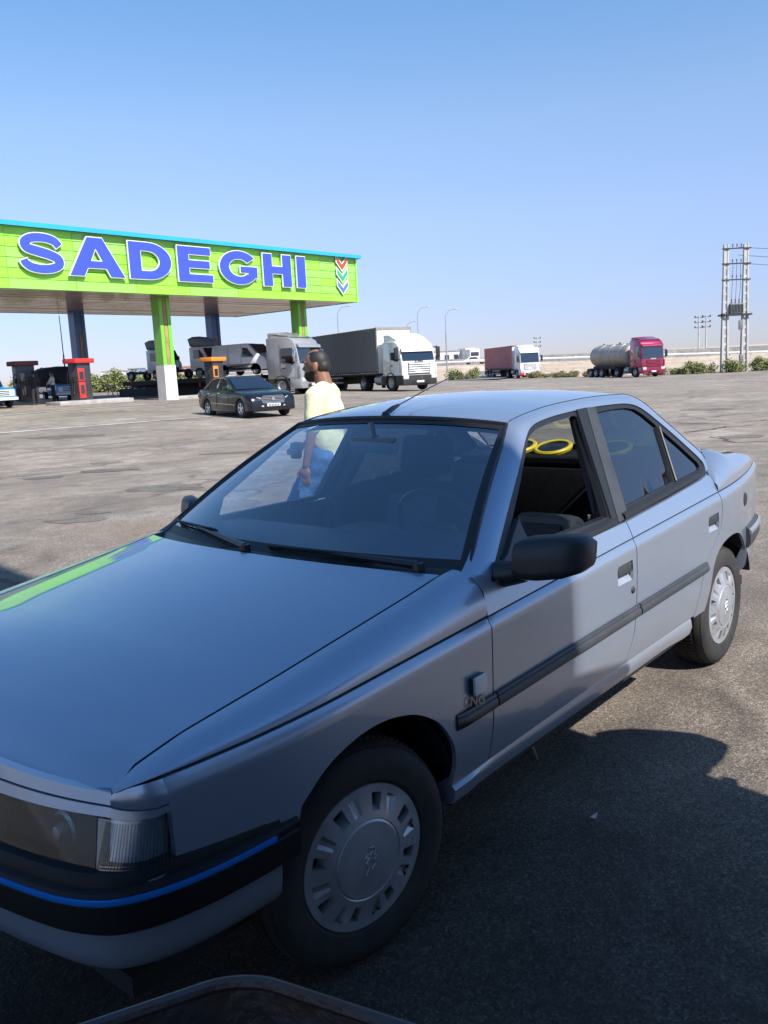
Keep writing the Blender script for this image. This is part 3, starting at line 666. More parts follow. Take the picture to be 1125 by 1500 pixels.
def headlight(s):
    q = MB(); P = [(.385, .669), (.385, .687), (.70, .687), (.745, .686), (.77, .686), (.785, .685), (.7925, .684), (.7935, .674), (.785, .669), (.77, .669), (.745, .669), (.70, .669), (.39, .664)]
    P = [(s*a, b) for a, b in P]; panel(q, densify(P, .02), nmap(.003), step=.012, rim=(-.03, 0, 0)); q.build('lamp_brow', PAINT, car)
    # reflector box
    q = MB(); o = [(.39, .552), (.39, .663), (.674, .664), (.700, .540)]
    o = [(s*a, b) for a, b in o]; panel(q, densify(o, .04), nmap(-.055), step=.05); panel(q, densify(o, .04), nmap(-.055), step=.4, rim=(.05, 0, 0))
    hl = q.build('headlight', mat('lamp_reflector', (.05, .055, .06), .4, .4, var=.3, vscale=9), car, smooth=True)
    q = MB(); cx = nosex(.53, .6)-.075
    q.lathe([(.0, .030), (.014, .026), (.018, .012), (.018, 0)], 16, 'x', (cx+.012, s*.555, .602)); q.lathe([(.030, .004), (.036, .010), (.042, .004)], 20, 'x', (cx+.012, s*.555, .602)); q.build('bulb_shield', M['steel'], hl)
    q = MB(); panel(q, densify(o, .04), nmap(-.003), step=.04, rim=(-.014, 0, 0)); q.build('lens', M['lensglass'], hl)
    q = MB()
    for k in range(16):
        y = .398+k*.0062 if k < 8 else .60+(k-8)*.006
        q.loft([[(nosex(y+d, z)-.006+(.003 if d == .0015 else 0), s*(y+d), z) for z in (.556, .60, .648)] for d in (0, .0015, .003)])
    q.build('lens_flute', glass('flute_glass', (.45, .52, .60), .25, .15), hl, kind='stuff')
    # corner turn signal with vertical flutes
    o = [(.704, .543), (.680, .664), (.804, .666), (.806, .60), (.803, .556)]
    def cmap(off):
        def f(y, z):
            a = abs(y); sg_ = 1 if y > 0 else -1
            if a < .70: return (nosex(a, z)+off, y, z)
            t = min(1, (a-.70)/.105); X = interp(a, [(.70, .650), (.725, .6455), (.745, .635), (.765, .618), (.785, .597), (.806, .570)]); Y = interp(a, [(.70, .70), (.725, .724), (.745, .748), (.765, .770), (.785, .7845), (.806, .7935)])
            return (X+(.69-z)*.36*(1-.8*t)+off*(1-.75*t), sg_*(Y+off*t), z)
        return f
    o = [(s*a, b) for a, b in o]
    q = MB(); panel(q, densify(o, .02), cmap(-.030), step=.02); q.build('signal_reflector', mat('signal_reflector', (.70, .74, .78), .25, .6, var=.15, vscale=30), car)
    q = MB(); q.lathe([(.0, .022), (.008, .019), (.010, .01), (.010, -.01)], 12, 'x', (nosex(.75)-.035, s*.735, .618)); q.build('signal_bulb', mat('amber_bulb', (.65, .19, .02), .25, coat=.6, var=.1), car)
    q = MB(); panel(q, densify(o, .02), cmap(.0), step=.012, rim=(-.012, 0, 0)); ts = q.build('turn_signal', glass('fluted_signal_glass', (.80, .85, .90), .10, .10), car)
    q = MB()
    for k in range(24):
        y = .700+k*.0044; zt_, zb_ = .661, .549+(.0 if y > .704 else 0)
        f = cmap(.0015); q.loft([[f(s*(y+d), z) if d != .001 else tuple(a+b for a, b in zip(f(s*(y+d), z), (.0022, s*.001, 0))) for z in [zb_+(zt_-zb_)*j/6 for j in range(7)]] for d in (0, .001, .002)])
    for k in range(5):
        z = .553+k*.0065; f = cmap(.003); q.loft([[f(s*y, z+d) for y in [.706+.09*j/10 for j in range(11)]] for d in (0, .0025)])
    q.build('signal_flute', glass('flute_glass', (.45, .52, .60), .25, .15), ts)
    # dark gap round the lamps and a silver fillet below
    q = MB(); P = [(.375, .530), (.38, .688), (.808, .688), (.812, .54), (.75, .530)]; P = [(s*a, b) for a, b in P]; panel(q, densify(P, .04), cmap(-.045), step=.05); q.build('lamp_recess', M['dark'], car)
    q = MB(); P = [(.690, .524), (.696, .540), (.80, .551), (.818, .556), (.818, .54), (.78, .530)]; P = [(s*a, b) for a, b in P]; panel(q, densify(P, .02), cmap(.006), step=.02, rim=(-.02, 0, 0)); q.build('lamp_fillet', PAINT, car)
both(headlight)

# bumpers: a section carried round a plan curve
def bump_path(front=True):
    if front: L = [(.285, .836), (.38, .832), (.48, .822), (.57, .804), (.64, .778), (.695, .738), (.732, .675), (.757, .59), (.783, .45), (.81, .25), (.82, 0)]
    else: L = [(-2.93, .829), (-3.05, .814), (-3.18, .791), (-3.30, .764), (-3.38, .728), (-3.44, .655), (-3.475, .56), (-3.50, .35), (-3.51, 0)]
    L = spline(L, 4); return L+[(x, -y) for x, y in L[-2::-1]]
def sweep(path, sec, z0=0., caps=True):
    rows = []
    for i, (x, y) in enumerate(path):
        a = path[max(i-1, 0)]; b = path[min(i+1, len(path)-1)]; d = Vector((b[0]-a[0], b[1]-a[1])).normalized(); n = Vector((-d.y, d.x))
        if n.dot(Vector((x+1.3, y))) < 0: n = -n
        rows.append([(x+n.x*o, y+n.y*o, z+z0) for o, z in sec])
    q = MB(); q.loft(rows)
    if caps:
        for r in (rows[0], rows[-1]): q.add(r, [tuple(range(len(r)))])
    return q
fp_, rp_ = bump_path(True), bump_path(False)
BS = [(-.06, .575), (-.012, .572), (-.002, .560), (.000, .546), (.012, .542), (.016, .536), (.0125, .532), (.0125, .520), (.016, .516), (.015, .49), (.010, .455), (-.004, .444), (-.05, .444)]
bmp = sweep(fp_, BS).build('front_bumper', M['bumper'], car)
n_ = len(fp_); sweep(fp_[3:-3], [(.0105, .5335), (.017, .5325), (.0185, .526), (.017, .5195), (.0105, .5185)]).build('bumper_stripe', M['blue_strip'], bmp)
sweep(fp_[2:-2], [(-.03, .450), (-.006, .4435), (-.010, .40), (-.016, .37), (-.03, .352), (-.07, .345)]).build('front_apron', PAINT, car)
q = MB(); q.loft([[(x-.05-.06*(z < .5)*(x > .5), y*(.93 if z > .5 else .86), z) for x, y in fp_] for z in (.56, .42)]); q.build('front_backing', M['dark'], car)
RS = [(-.06, .650), (-.010, .645), (.004, .630), (.014, .60), (.014, .56), (.004, .535), (-.05, .535)]
sweep(rp_, RS).build('rear_bumper', M['greyp'], car)
sweep(rp_, [(.006, .632), (.018, .622), (.018, .608), (.010, .600)]).build('rear_bumper_strip', M['steel'], car)
sweep(rp_, [(-.03, .540), (-.004, .534), (-.010, .48), (-.018, .43), (-.04, .405), (-.08, .40)]).build('rear_apron', PAINT, car)

# doors
def upper_front(s): return None
W_IN = [(-.50, .748, .905), (-.60, .722, .955), (-.74, .676, 1.045), (-.88, .628, 1.134), (-1.0, .585, 1.208), (-1.145, .530, 1.299), (-1.215, .522, 1.318), (-1.30, .521, 1.331), (-1.45, .521, 1.347), (-1.68, .521, 1.358), (-1.88, .521, 1.361), (-2.05, .522, 1.359), (-2.17, .526, 1.352), (-2.29, .545, 1.312), (-2.45, .578, 1.222), (-2.60, .618, 1.128), (-2.715, .645, 1.062), (-2.69, .680, 1.030), (-2.60, .735, .985)]
F_OUT = [(-.585, None, .872), (-.66, None, .928), (-.79, None, 1.017), (-.91, None, 1.098), (-1.01, None, 1.165), (-1.135, None, 1.254), (-1.21, None, 1.290), (-1.31, None, 1.306), (-1.46, None, 1.317), (-1.69, None, 1.325), (-1.89, None, 1.325), (-2.04, None, 1.3205), (-2.135, None, 1.304), (-2.21, None, 1.270), (-2.33, None, 1.190), (-2.44, None, 1.108), (-2.535, None, 1.030), (-2.550, None, .995), (-2.525, None, .966)]
F_OUT = [(x, yg(z), z) for x, _, z in F_OUT]
def rails(s):
    # cant rail and pillars: window frame edge up to the roof shut line
    A = spline(W_IN, 4); B = spline(F_OUT, 4); rows = []
    for a, b in zip(A, B):
        a, b = Vector(a), Vector(b); row = []
        nrm = Vector((0, .62, .78))
        for k in range(7):
            t = k/6; p = a.lerp(b, t)+nrm*.010*sin(pi*t); row.append((p.x, s*p.y, p.z))
        rows.append(row)
    q = MB(); q.loft(rows); inner = [r[-1] for r in rows]; q.loft([inner, [(p[0], p[1]-s*.02, p[2]-.012) for p in inner]])
    top = [r[0] for r in rows]; q.loft([top, [(p[0], p[1]-s*.004, p[2]-.015) for p in top]])
    q.build('window_surround', PAINT, car)
    sm = []
    for a, b in zip(A, B):
        if a[0] > -1.15 or (a[2] < 1.03 and a[0] < -2.3): continue
        t = .5*smooth((-2.12-a[0])/.30); p = Vector(a).lerp(Vector(b), t)+Vector((0, .62, .78))*(.010*sin(pi*t)-.0006); sm.append((p.x, s*p.y, p.z))
    q = MB(); q.tube(sm, .0028, 5); q.build('roof_seam', M['seal'], car)
both(rails)
GF = [(-.715, .925), (-.80, .985), (-1.0, 1.128), (-1.12, 1.222), (-1.165, 1.254), (-1.225, 1.274), (-1.34, 1.288), (-1.545, 1.302), (-1.575, 1.296), (-1.568, 1.26), (-1.525, 1.13), (-1.455, .930)]
GR = [(-1.725, 1.300), (-1.90, 1.305), (-2.03, 1.302), (-2.11, 1.290), (-2.17, 1.262), (-2.25, 1.207), (-2.18, 1.04), (-2.145, .972), (-1.600, .943)]
GQ = [(-2.273, 1.190), (-2.40, 1.096), (-2.50, 1.014), (-2.505, .995), (-2.47, .982), (-2.19, .970)]
def doors(s):
    # lower skins
    for nm, A, B_ in (('front_door', FSEAM, BSEAM), ('rear_door', BSEAM, RSEAM)):
        q = MB()
        P = [(x-.003, z) for x, z in A]; P[-1] = (A[-1][0]-.003, zc(A[-1][0])-.003)
        R2 = [(x+.003, z) for x, z in B_[::-1]]; R2[0] = (B_[-1][0]+.003, zc(B_[-1][0])-.003)
        P = P+crease_pts(P[-1][0], R2[0][0], -.003, 10)[1:-1]+R2
        holes = []
        hx = -1.43 if nm == 'front_door' else -2.375; hz = .726 if nm == 'front_door' else .757; hl = .066
        holes = [[(hx-hl, hz+.040), (hx+hl-.01, hz+.036), (hx+hl, hz+.02), (hx+hl-.005, hz-.036), (hx-hl+.004, hz-.036), (hx-hl-.006, hz-.02)]]
        panel(q, P, smap(s), holes, step=.05, rim=fold(s), lines=crease_lines(P[len(A)-1][0]-.004, R2[0][0]+.004))
        # upper skin: crease up to the window line
        xa, xb = A[-1][0]-.003, B_[-1][0]+.003
        if nm == 'front_door': U = crease_pts(xa, xb, .003, 10)+[(-1.537, .899), (-1.45, .897), (-.66, .872), (-.60, .874), (-.565, .905), (-.520, .905), (-.538, .862)]
        else: U = crease_pts(xa, xb, .003, 10)+[(-2.497, .92), (-2.515, .955), (-2.48, .957), (-2.40, .948), (-2.0, .924), (-1.543, .899)]
        panel(q, U, smap(s), step=.04, rim=fold(s), lines=crease_lines(xa-.004, xb+.004, False)+[[(xa-.03, belt(xa)-.004), (xb+.02, belt(xb)-.004)]])
        d = q.build(nm, PAINT, car)
        # pull handle: recess and flap
        w = side_y(hx, hz)
        q = MB(); q.box(hx-hl-.008, hx+hl+.004, s*(w-.036), s*(w-.030), hz-.045, hz+.045); q.loft([[(hx-hl+.002, s*(w-.002), hz-.036), (hx+hl-.006, s*(w-.002), hz-.036)], [(hx-hl-.002, s*(w-.018), hz-.018), (hx+hl-.003, s*(w-.018), hz-.018)], [(hx-hl-.004, s*(w-.03), hz+.0), (hx+hl-.002, s*(w-.03), hz+.0)]])
        q.build('handle_recess', mat('bright_recess', (.55, .57, .60), .3, .6, var=.1), d)
        q = MB(); q.rbox(hx-hl+.002, hx+hl-.012, min(s*(w-.014), s*(w-.002)), max(s*(w-.014), s*(w-.002)), hz-.004, hz+.036, .006); q.build('handle', M['greyp'], d)
        if nm == 'front_door':
            q = MB(); q.lathe([(0, .006), (.009, .006), (.013, .003), (.014, 0)], 14, 'y', (hx+hl*-.95, s*(side_y(hx, .655)-.0), .650)); q.build('lock', M['darksteel'], d)
        # rubbing strip
        x0, x1 = (-.523, -1.533) if s > 0 else (-.523, -1.533)
        if nm == 'rear_door': x0, x1 = -1.545, -2.275
        q = MB(); rows = []
        for i in range(13):
            x = x0+(x1-x0)*i/12; zm = .533+(-x-.5)*.0165; y = side_y(x, zm+.03)
            rows.append([(x, s*(y+o), zm+dz) for o, dz in ((-.004, .036), (.010, .034), (.013, .027), (.010, .023), (.015, .019), (.018, .010), (.017, -.002), (.010, -.010), (-.004, -.012))])
        q.loft(rows)
        for r in (rows[0], rows[-1]): q.add(r, [tuple(range(len(r)))])
        q.build('rubbing_strip', M['greyp'] if nm == 'rear_door' or True else M['blackp'], d)
        # glass and black frames
        G = GF if nm == 'front_door' else GR
        gm = lambda off: (lambda x, z: (x, s*(yg(z)+off), z))
        if nm == 'front_door':
            Fr = FRAME[:10]+[(-1.615, 1.3245), (-1.455, .905), (-.70, .882)]
            q = MB(); panel(q, inset(Fr, .002), gm(-.006), [G], step=.05, rim=fold(s, .03)); q.build('window_frame', M['seal'], d)
            q = MB(); P = [(-.61, .868), (-.70, .862), (-.80, .870), (-.86, .905), (-.86, 1.02), (-.80, .985), (-.72, .935), (-.63, .905)]
            panel(q, P, gm(.012), step=.05, rim=fold(s, .02)); q.build('mirror_triangle', M['blackp'], d)
            if s < 0: pass
        else:
            Fr = [(-1.745, 1.3245)]+FRAME[11:]+[(-2.40, .952), (-2.0, .928), (-1.60, .905)]
            q = MB(); panel(q, inset(Fr, .002), gm(-.006), [G, GQ], step=.05, rim=fold(s, .03)); q.build('window_frame', M['seal'], d)
            q = MB(); panel(q, inset(GR, -.006), gm(-.016), step=.07); q.build('window_glass', M['tint'], d)
            q = MB(); panel(q, inset(GQ, -.006), gm(-.016), step=.07); q.build('quarter_glass', M['tint'], d)
            q = MB(); q.tube([(-2.262, s*(yg(1.20)-.002), 1.20), (-2.168, s*(yg(.97)-.002), .972)], .006, 6); q.build('window_divider', M['seal'], d)
        # pillar cover
        if nm == 'front_door': P = [(-1.583, 1.324), (-1.655, 1.3265), (-1.490, .902), (-1.452, .901)]
        else: P = [(-1.664, 1.3265), (-1.742, 1.325), (-1.592, .908), (-1.500, .903)]
        q = MB(); panel(q, P, gm(.004), step=.06, rim=fold(s, .016)); q.build('pillar_cover', M['greyp'] if nm == 'rear_door' else M['seal'], d)
        # belt weatherstrip
        xs_ = [(-.70, -1.47), (-1.55, -2.50)][nm == 'rear_door']
        q = MB(); rows = []
        for i in range(11):
            x = xs_[0]+(xs_[1]-xs_[0])*i/10; z = interp(x, [(-2.5, .962), (-1.55, .906), (-1.45, .899), (-.70, .876)]); rows.append([(x, s*(yg(z)+o), z+dz) for o, dz in ((.004, -.006), (.010, .004), (.006, .018), (-.012, .026))])
        q.loft(rows); q.build('belt_strip', M['seal'], d)
    # wing strip, badge lettering and side repeater
    q = MB(); rows = []
    for i in range(6):
        x = -.325-.190*i/5; zm = .533+(-x-.5)*.0165; y = side_y(x, zm+.03); k = .4 if i == 0 else 1
        rows.append([(x, s*(y+o*k), zm+dz) for o, dz in ((-.004, .036), (.010, .034), (.013, .027), (.010, .023), (.015, .019), (.018, .010), (.017, -.002), (.010, -.010), (-.004, -.012))])
    q.loft(rows)
    for r in (rows[0], rows[-1]): q.add(r, [tuple(range(len(r)))])
    q.build('wing_strip', M['blackp'], car)
    y = side_y(-.42, .62)
    q = MB(); q.rbox(-.456, -.392, min(s*y, s*(y+.012)), max(s*y, s*(y+.012)), .598, .652, .006, 3); a_ = q.build('repeater_base', M['blackp'], car)
    q = MB(); q.rbox(-.4555, -.3945, min(s*(y+.011), s*(y+.021)), max(s*(y+.011), s*(y+.021)), .599, .651, .009, 3); q.build('repeater_lens', mat('milky_repeater_lens', (.62, .66, .64), .3, coat=.6, var=.15, vscale=40), a_)
    if s > 0:
        me = text_mesh('CNG', .036, .0022, .0012); b_ = mesh_obj('badge_lettering', me, mat('badge_metal', (.25, .27, .30), .25, .8, var=.1), car)
        b_.matrix_world = Matrix.Translation((-.405, y+.0055, .580)) @ Matrix.Rotation(pi, 4, 'Z') @ Matrix.Rotation(pi/2, 4, 'X') @ Matrix(((1.15, .35, 0, 0), (0, 1, 0, 0), (0, 0, 1, 0), (0, 0, 0, 1)))
    # sill
    q = MB(); rows = []
    for i in range(25):
        x = -.322-(2.155-.322)*i/24; zt_ = .352+.014*min(1, (-x-.32)/.8); fl = .012*math.exp(-((x+.36)/.09)**2); fl2 = .008*math.exp(-((x+2.10)/.12)**2)
        rows.append([(x, s*yy, zz) for yy, zz in ((.800, zt_+.012), (.822, zt_+.002), (.828+fl, zt_-.012), (.826+fl+fl2, .325), (.815+fl+fl2, .296-fl2*.6), (.795, .288), (.70, .285))])
    q.loft(rows)
    for r in (rows[0], rows[-1]): q.add(r, [tuple(range(len(r)))])
    q.build('sill', PAINT, car)
    # quarter panel
    q = MB()
    A = [(x-.003, z) for x, z in RSEAM]; A[-1] = (-2.483, zc(-2.483)-.003)
    T_ = crease_pts(-2.483, -3.40, -.003, 10)
    P = A+T_[1:]+[(-3.41, .80), (-3.42, .66), (-3.20, .645), (-2.98, .63), (-2.945, .60)]+[(x, z) for x, z in RARCH[::-1] if z > .34][5:]+[(-2.18, .360)]
    panel(q, P, smap(s), step=.05, rim=fold(s), lines=crease_lines(-2.49, -3.39))
    TOP = [(-2.498, .797, .925), (-2.535, .762, .962), (-2.60, .722, 1.000), (-2.68, .684, 1.035), (-2.745, .658, 1.050), (-2.83, .652, 1.034), (-2.92, .652, 1.014), (-3.05, .650, 1.000), (-3.18, .645, .990), (-3.29, .636, .976), (-3.36, .622, .950), (-3.395, .61, .915)]
    TOP = spline(TOP, 3); BOT = [-2.480-(3.42-2.480)*(i/(len(TOP)-1))**1.25 for i in range(len(TOP))]
    rows = []
    for a, xb in zip(TOP, BOT):
        b = (xb, wid(xb)-.020, zc(xb)+.004); row = []
        for k in range(9):
            t = k/8*pi/2; ex = .9-.22*smooth((-2.75-a[0])/.3); row.append((a[0]+(b[0]-a[0])*k/8, s*(a[1]+(b[1]-a[1])*sin(t)**ex), b[2]+(a[2]-b[2])*cos(t)**ex))
        rows.append(row)
    q.loft(rows)
    ua = spline([(-2.58, .610, 1.130), (-2.70, .640, 1.058), (-2.68, .676, 1.024), (-2.60, .730, .980), (-2.53, .765, .952), (-2.470, .812, .905), (-2.468, .822, .885)], 3)
    ub_ = spline([(-2.86, .640, 1.022), (-2.82, .645, 1.030), (-2.76, .648, 1.040), (-2.69, .677, 1.028), (-2.61, .715, .992), (-2.512, .792, .925), (-2.495, .818, .888)], 3)
    q.loft([[(p[0], s*p[1], p[2]-.002) for p in ua], [(p[0], s*p[1], p[2]-.002) for p in ub_]])
    q.build('rear_quarter', PAINT, car)
    q = MB(); q.lathe([(0, .004), (.028, .004), (.034, .002), (.036, -.004)], 20, 'y', (-2.885, s*(side_y(-2.885, .79)), .79)) if s > 0 else None
    if s > 0: q.build('fuel_cap', M['blackp'], car)
    q = MB(); panel(q, [(-2.44, .885), (-2.44, .935), (-2.50, .962), (-2.56, .978), (-2.575, .90)], smap(s, -.013), step=.03); q.build('door_jamb', PAINT, car)
    # tail lamp
    q = MB(); P = [(.34, .68), (.34, .80), (.66, .80), (.66, .68)]
    panel(q, [(s*a, b) for a, b in P], lambda y, z: (-3.462+.05*(abs(y)/.70)**3, y, z), step=.06, rim=(.03, 0, 0)); q.build('tail_lamp', M['redl'], car)
    # wheel wells
    for cx, zt_ in ((0, .66), (WB_, .66)):
        q = MB(); rows = [[(cx+.345*cos(t), s*yy, .30+.365*sin(t)) for t in [.28+(pi-.56)*k/18 for k in range(19)]] for yy in (.822, .50)]
        q.loft(rows); q.add([(cx+.345*cos(t), s*.50, .30+.365*sin(t)) for t in [.28+(pi-.56)*k/18 for k in range(19)]], [tuple(range(19))]); q.build('wheel_well', M['dark'], car)
both(doors)

# dark inner shell behind the shut lines, with the window band left open
def shell(s):
    q = MB()
    P = [(.58, .60), (.60, zc(.6)+.0), (.0, .80), (-.50, .88), (-.62, .850), (-1.5, .872), (-2.45, .915), (-2.75, .93), (-3.35, .89), (-3.40, .66), (-2.97, .60)]+RARCH[::-1][8:]+[(-2.20, .33), (-.33, .31)]+FARCH[::-1][1:]+[(.31, .57)]
    panel(q, P, smap(s, -.034), step=.07, lines=[crease_pts(.56, -3.33, d, 40) for d in (-.04, -.02, 0, .015)]); q.build('inner_shell', M['dark'], car)
both(shell)
# roof
def roof_edge(x): return interp(x, [(a[0], (a[1], a[2])[1]) for a in sorted(W_IN) if -2.2 < a[0] < -1.1])
def roofy(x): return interp(x, [(-2.2, .528), (-2.05, .519), (-1.22, .518), (-1.145, .526)])
q = MB(); rows = []
for i in range(25):
    t = i/24; row = []
    for k in range(25):
        v = -1+2*k/24; xf = -1.085-.06*v*v; xb = -2.26+.085*v*v; x = xf+(xb-xf)*t; y = roofy(max(min(x, -1.145), -2.2))*v
        ze = interp(x, sorted([(-1.085, 1.292), (-1.145, 1.299), (-1.215, 1.318), (-1.30, 1.331), (-1.45, 1.347), (-1.68, 1.358), (-1.88, 1.361), (-2.05, 1.359), (-2.17, 1.352), (-2.26, 1.33)]))
        row.append((x, y, ze+(.030+.010*sin(pi*min(1, t*1.1)))*(1-abs(v)**2.4)))
    rows.append(row)
q.loft(rows); 
for e_ in (rows[0], rows[-1], [r[0] for r in rows], [r[-1] for r in rows]): q.loft([e_, [(p[0], p[1]*.996, p[2]-.014) for p in e_]])
q.build('roof', PAINT, car, ang=50)
ROOFROWS = rows
q = MB(); q.loft([[(p[0], p[1]*.97, p[2]-.035) for p in r] for r in rows]); q.build('headlining', mat('grey_headlining', (.20, .19, .175), .9, var=.15), car)
# windscreen with black band
def wsf(u, v, off=0.):
    # u across -1..1, v 0 base .. 1 top
    b = Vector((-.392-.155*abs(u)**2.2, .748*u, .898+.012*(1-u*u)+.006)); t = Vector((-1.082-.063*u*u, .528*u, 1.297+.030*(1-abs(u)**2.4)))
    p = b.lerp(t, v)+Vector((.80, 0, .60))*(.018*sin(pi*v)+off); return tuple(p)
q = MB(); q.loft([[wsf(-1+2*k/24, j/12) for k in range(25)] for j in range(13)]); q.build('windscreen', M['glass'], car)
band = MB()
def bandstrip(f, n=24): band.loft([[f(k/n, w) for k in range(n+1)] for w in (0, 1)])
ub = .965
bandstrip(lambda t, w: wsf(-1+2*t, (.0, .075)[w], .0025)); bandstrip(lambda t, w: wsf(-1+2*t, (1.0, .955)[w], .0025))
bandstrip(lambda t, w: wsf((1, ub)[w], t, .0026)); bandstrip(lambda t, w: wsf((-1, -ub)[w], t, .0026))
band.build('windscreen_band', M['seal'], car)
q = MB(); pts = [wsf(-1+2*t/16, 1.004, .004) for t in range(17)]; pts = [wsf(-1.004, t/10, .003) for t in range(10)]+pts+[wsf(1.004, 1-t/10, .003) for t in range(1, 11)]
q.tube(pts, .0075, 6); q.build('windscreen_seal', M['seal'], car)
# cowl
q = MB(); rows = []
for k in range(25):
    u = -1+2*k/24; a = wsf(u, 0, -.001); xh = -.345-.125*abs(u)**2.2; zh = hoodz(xh, u*.70)
    rows.append([(a[0]-.01, a[1], a[2]+.012), (a[0]+.006, a[1], a[2]+.006), (a[0]*.5+xh*.5, (a[1]+u*.70)/2, zh-.018), (xh+.03, u*.71, zh-.030)])
q.loft(rows); cw = q.build('cowl', M['blackp'], car)
def wiper(u0, v0, ub0, ub1, vb):
    P = Vector(wsf(u0, v0, .02)); P2 = Vector(wsf((ub0+ub1)/2, vb, .022))
    q = MB(); q.lathe([(.0, .028), (.018, .026), (.02, .0), (.02, -.03)], 12, 'z', tuple(P)); q.build
    pm_ = P.lerp(P2, .35)+Vector((0, 0, .012)); q.tube([P+Vector((0, 0, .018)), pm_, P2], [.014, .011, .005], 6)
    w = q.build('wiper', M['blackp'], car)
    q = MB(); pts = [Vector(wsf(ub0+(ub1-ub0)*t/8, vb+(.0)*t, .008+.004*sin(pi*t/8))) for t in range(9)]; q.tube(pts, .005, 5)
    pts = [Vector(wsf(ub0+(ub1-ub0)*t/8, vb, .020+.008*sin(pi*t/8))) for t in range(9)]; q.tube(pts, .0042, 5)
    for t in (1, 3, 5, 7): q.tube([Vector(wsf(ub0+(ub1-ub0)*t/8, vb, .007)), Vector(wsf(ub0+(ub1-ub0)*(t+.5)/8, vb, .026))], .004, 4)
    q.build('wiper_blade', M['seal'], w)
wiper(.83, -.01, .04, .60, .052)
wiper(-.06, .0, -.93, -.42, .10)
# aerial
q = MB(); q.lathe([(.0, .028), (.012, .024), (.020, .008), (.024, 0)], 14, 'z', (-1.105, 0, 1.328)); q.tube([(-1.105, 0, 1.345), (-1.15, 0, 1.362), (-1.19, 0, 1.374)], [.011, .011, .006], 8); ae = q.build('aerial', M['blackp'], car)
q = MB(); q.tube([(-1.18, 0, 1.371), (-1.40, .0, 1.432), (-1.60, .0, 1.482)], [.0028, .0025, .002], 6); q.build('aerial_rod', M['blackp'], ae)
# rear window, boot lid, tail
def rwf(u, v):
    b = Vector((-2.80+.03*u*u, .635*u, 1.052+.012*(1-u*u))); t = Vector((-2.265+.085*u*u, .520*u, 1.335+.026*(1-abs(u)**2.4))); return b.lerp(t, v)+Vector((-.55, 0, .8))*.022*sin(pi*v)
q = MB(); q.loft([[tuple(rwf(-.965+1.93*k/16, j/8)) for k in range(17)] for j in range(9)]); q.build('rear_window', glass('rear_car_glass', (.50, .56, .58), .06), car)
q = MB(); pts = [tuple(rwf(-.97+1.94*t/12, 1)) for t in range(13)]+[tuple(rwf(.97, 1-t/8)) for t in range(1, 9)]+[tuple(rwf(.97-1.94*t/12, 0)) for t in range(1, 13)]+[tuple(rwf(-.97, t/8)) for t in range(1, 8)]
pts.append(pts[0]); q.tube([(p[0], p[1]*.985, p[2]-.006) for p in pts], .006, 5); q.build('rear_window_seal', M['seal'], car)
q = MB(); rows = []
for x, z in spline([(-2.81, 1.044), (-2.90, 1.020), (-3.05, 1.003), (-3.20, .992), (-3.32, .972), (-3.385, .940), (-3.42, .892), (-3.44, .81), (-3.45, .66)], 5):
    bw = interp(x, [(-3.45, .60), (-3.395, .611), (-3.36, .623), (-3.29, .637), (-3.18, .646), (-3.05, .651), (-2.8, .654)])
    rows.append([(x-.02*(1-(k/8-1)**2) if x < -3.1 else x, bw*(k/8-1), z+.014*(1-(k/8-1)**2)*min(1, (x+3.5)/.12)) for k in range(17)])
q.loft(rows); q.build('boot_lid', PAINT, car, ang=50)

# door mirrors
def mirror(s):
    root = MB()
    # housing: rounded wedge between inner and outer sections
    secs = [(.855, -.665, .940, .050, .070), (.875, -.680, .936, .066, .082), (.92, -.695, .938, .069, .082), (.99, -.715, .945, .066, .078), (1.030, -.735, .950, .056, .068), (1.050, -.748, .950, .038, .048)]
    if s < 0: secs = [(.825+(y-.855)*.75, x-.10, z+.008, h_*.78, d_*.75) for y, x, z, h_, d_ in secs]
    rows = []
    for (y, x, z, hz_, hd) in secs:  # (y, x, z, half height, half depth)
        row = []
        for k in range(20):
            t = 2*pi*k/20; cx = cos(t); sz = sin(t); rx = hd*(abs(cx)**.45)*(1 if cx > 0 else -1)*.62; rz = hz_*.93*(abs(sz)**.5)*(1 if sz > 0 else -1)
            row.append((x+rx-.012*sz, s*y, z+rz+.006))
        rows.append(row)
    root.loft(rows, closeu=True); root.add(rows[0], [tuple(range(20))]); root.add(rows[-1], [tuple(range(20))])
    mo = root.build('door_mirror', M['blackp'], car, ang=50)
    q = MB(); xo = 0 if s > 0 else -.10; yo = 0 if s > 0 else -.03; q.tube([(-.655+xo, s*(.79+yo), .888), (-.662+xo, s*(.835+yo), .893), (-.672+xo, s*(.86+yo), .905)], [.045, .036, .040] if s > 0 else [.03, .026, .03], 12)
    if s > 0: q.tube([(-.63, s*.792, .885), (-.80, s*.785, .895)], [.03, .022], 8)
    q; q.build('mirror_stalk', M['blackp'], mo)
    q = MB(); k_ = 0 if s > 0 else .08; q.box(-.782-k_, -.775-k_, min(s*(.885-k_), s*(1.02-1.6*k_)), max(s*(.885-k_), s*(1.02-1.6*k_)), .91, .99); q.build('mirror_glass', M['chrome'], mo)
both(mirror)

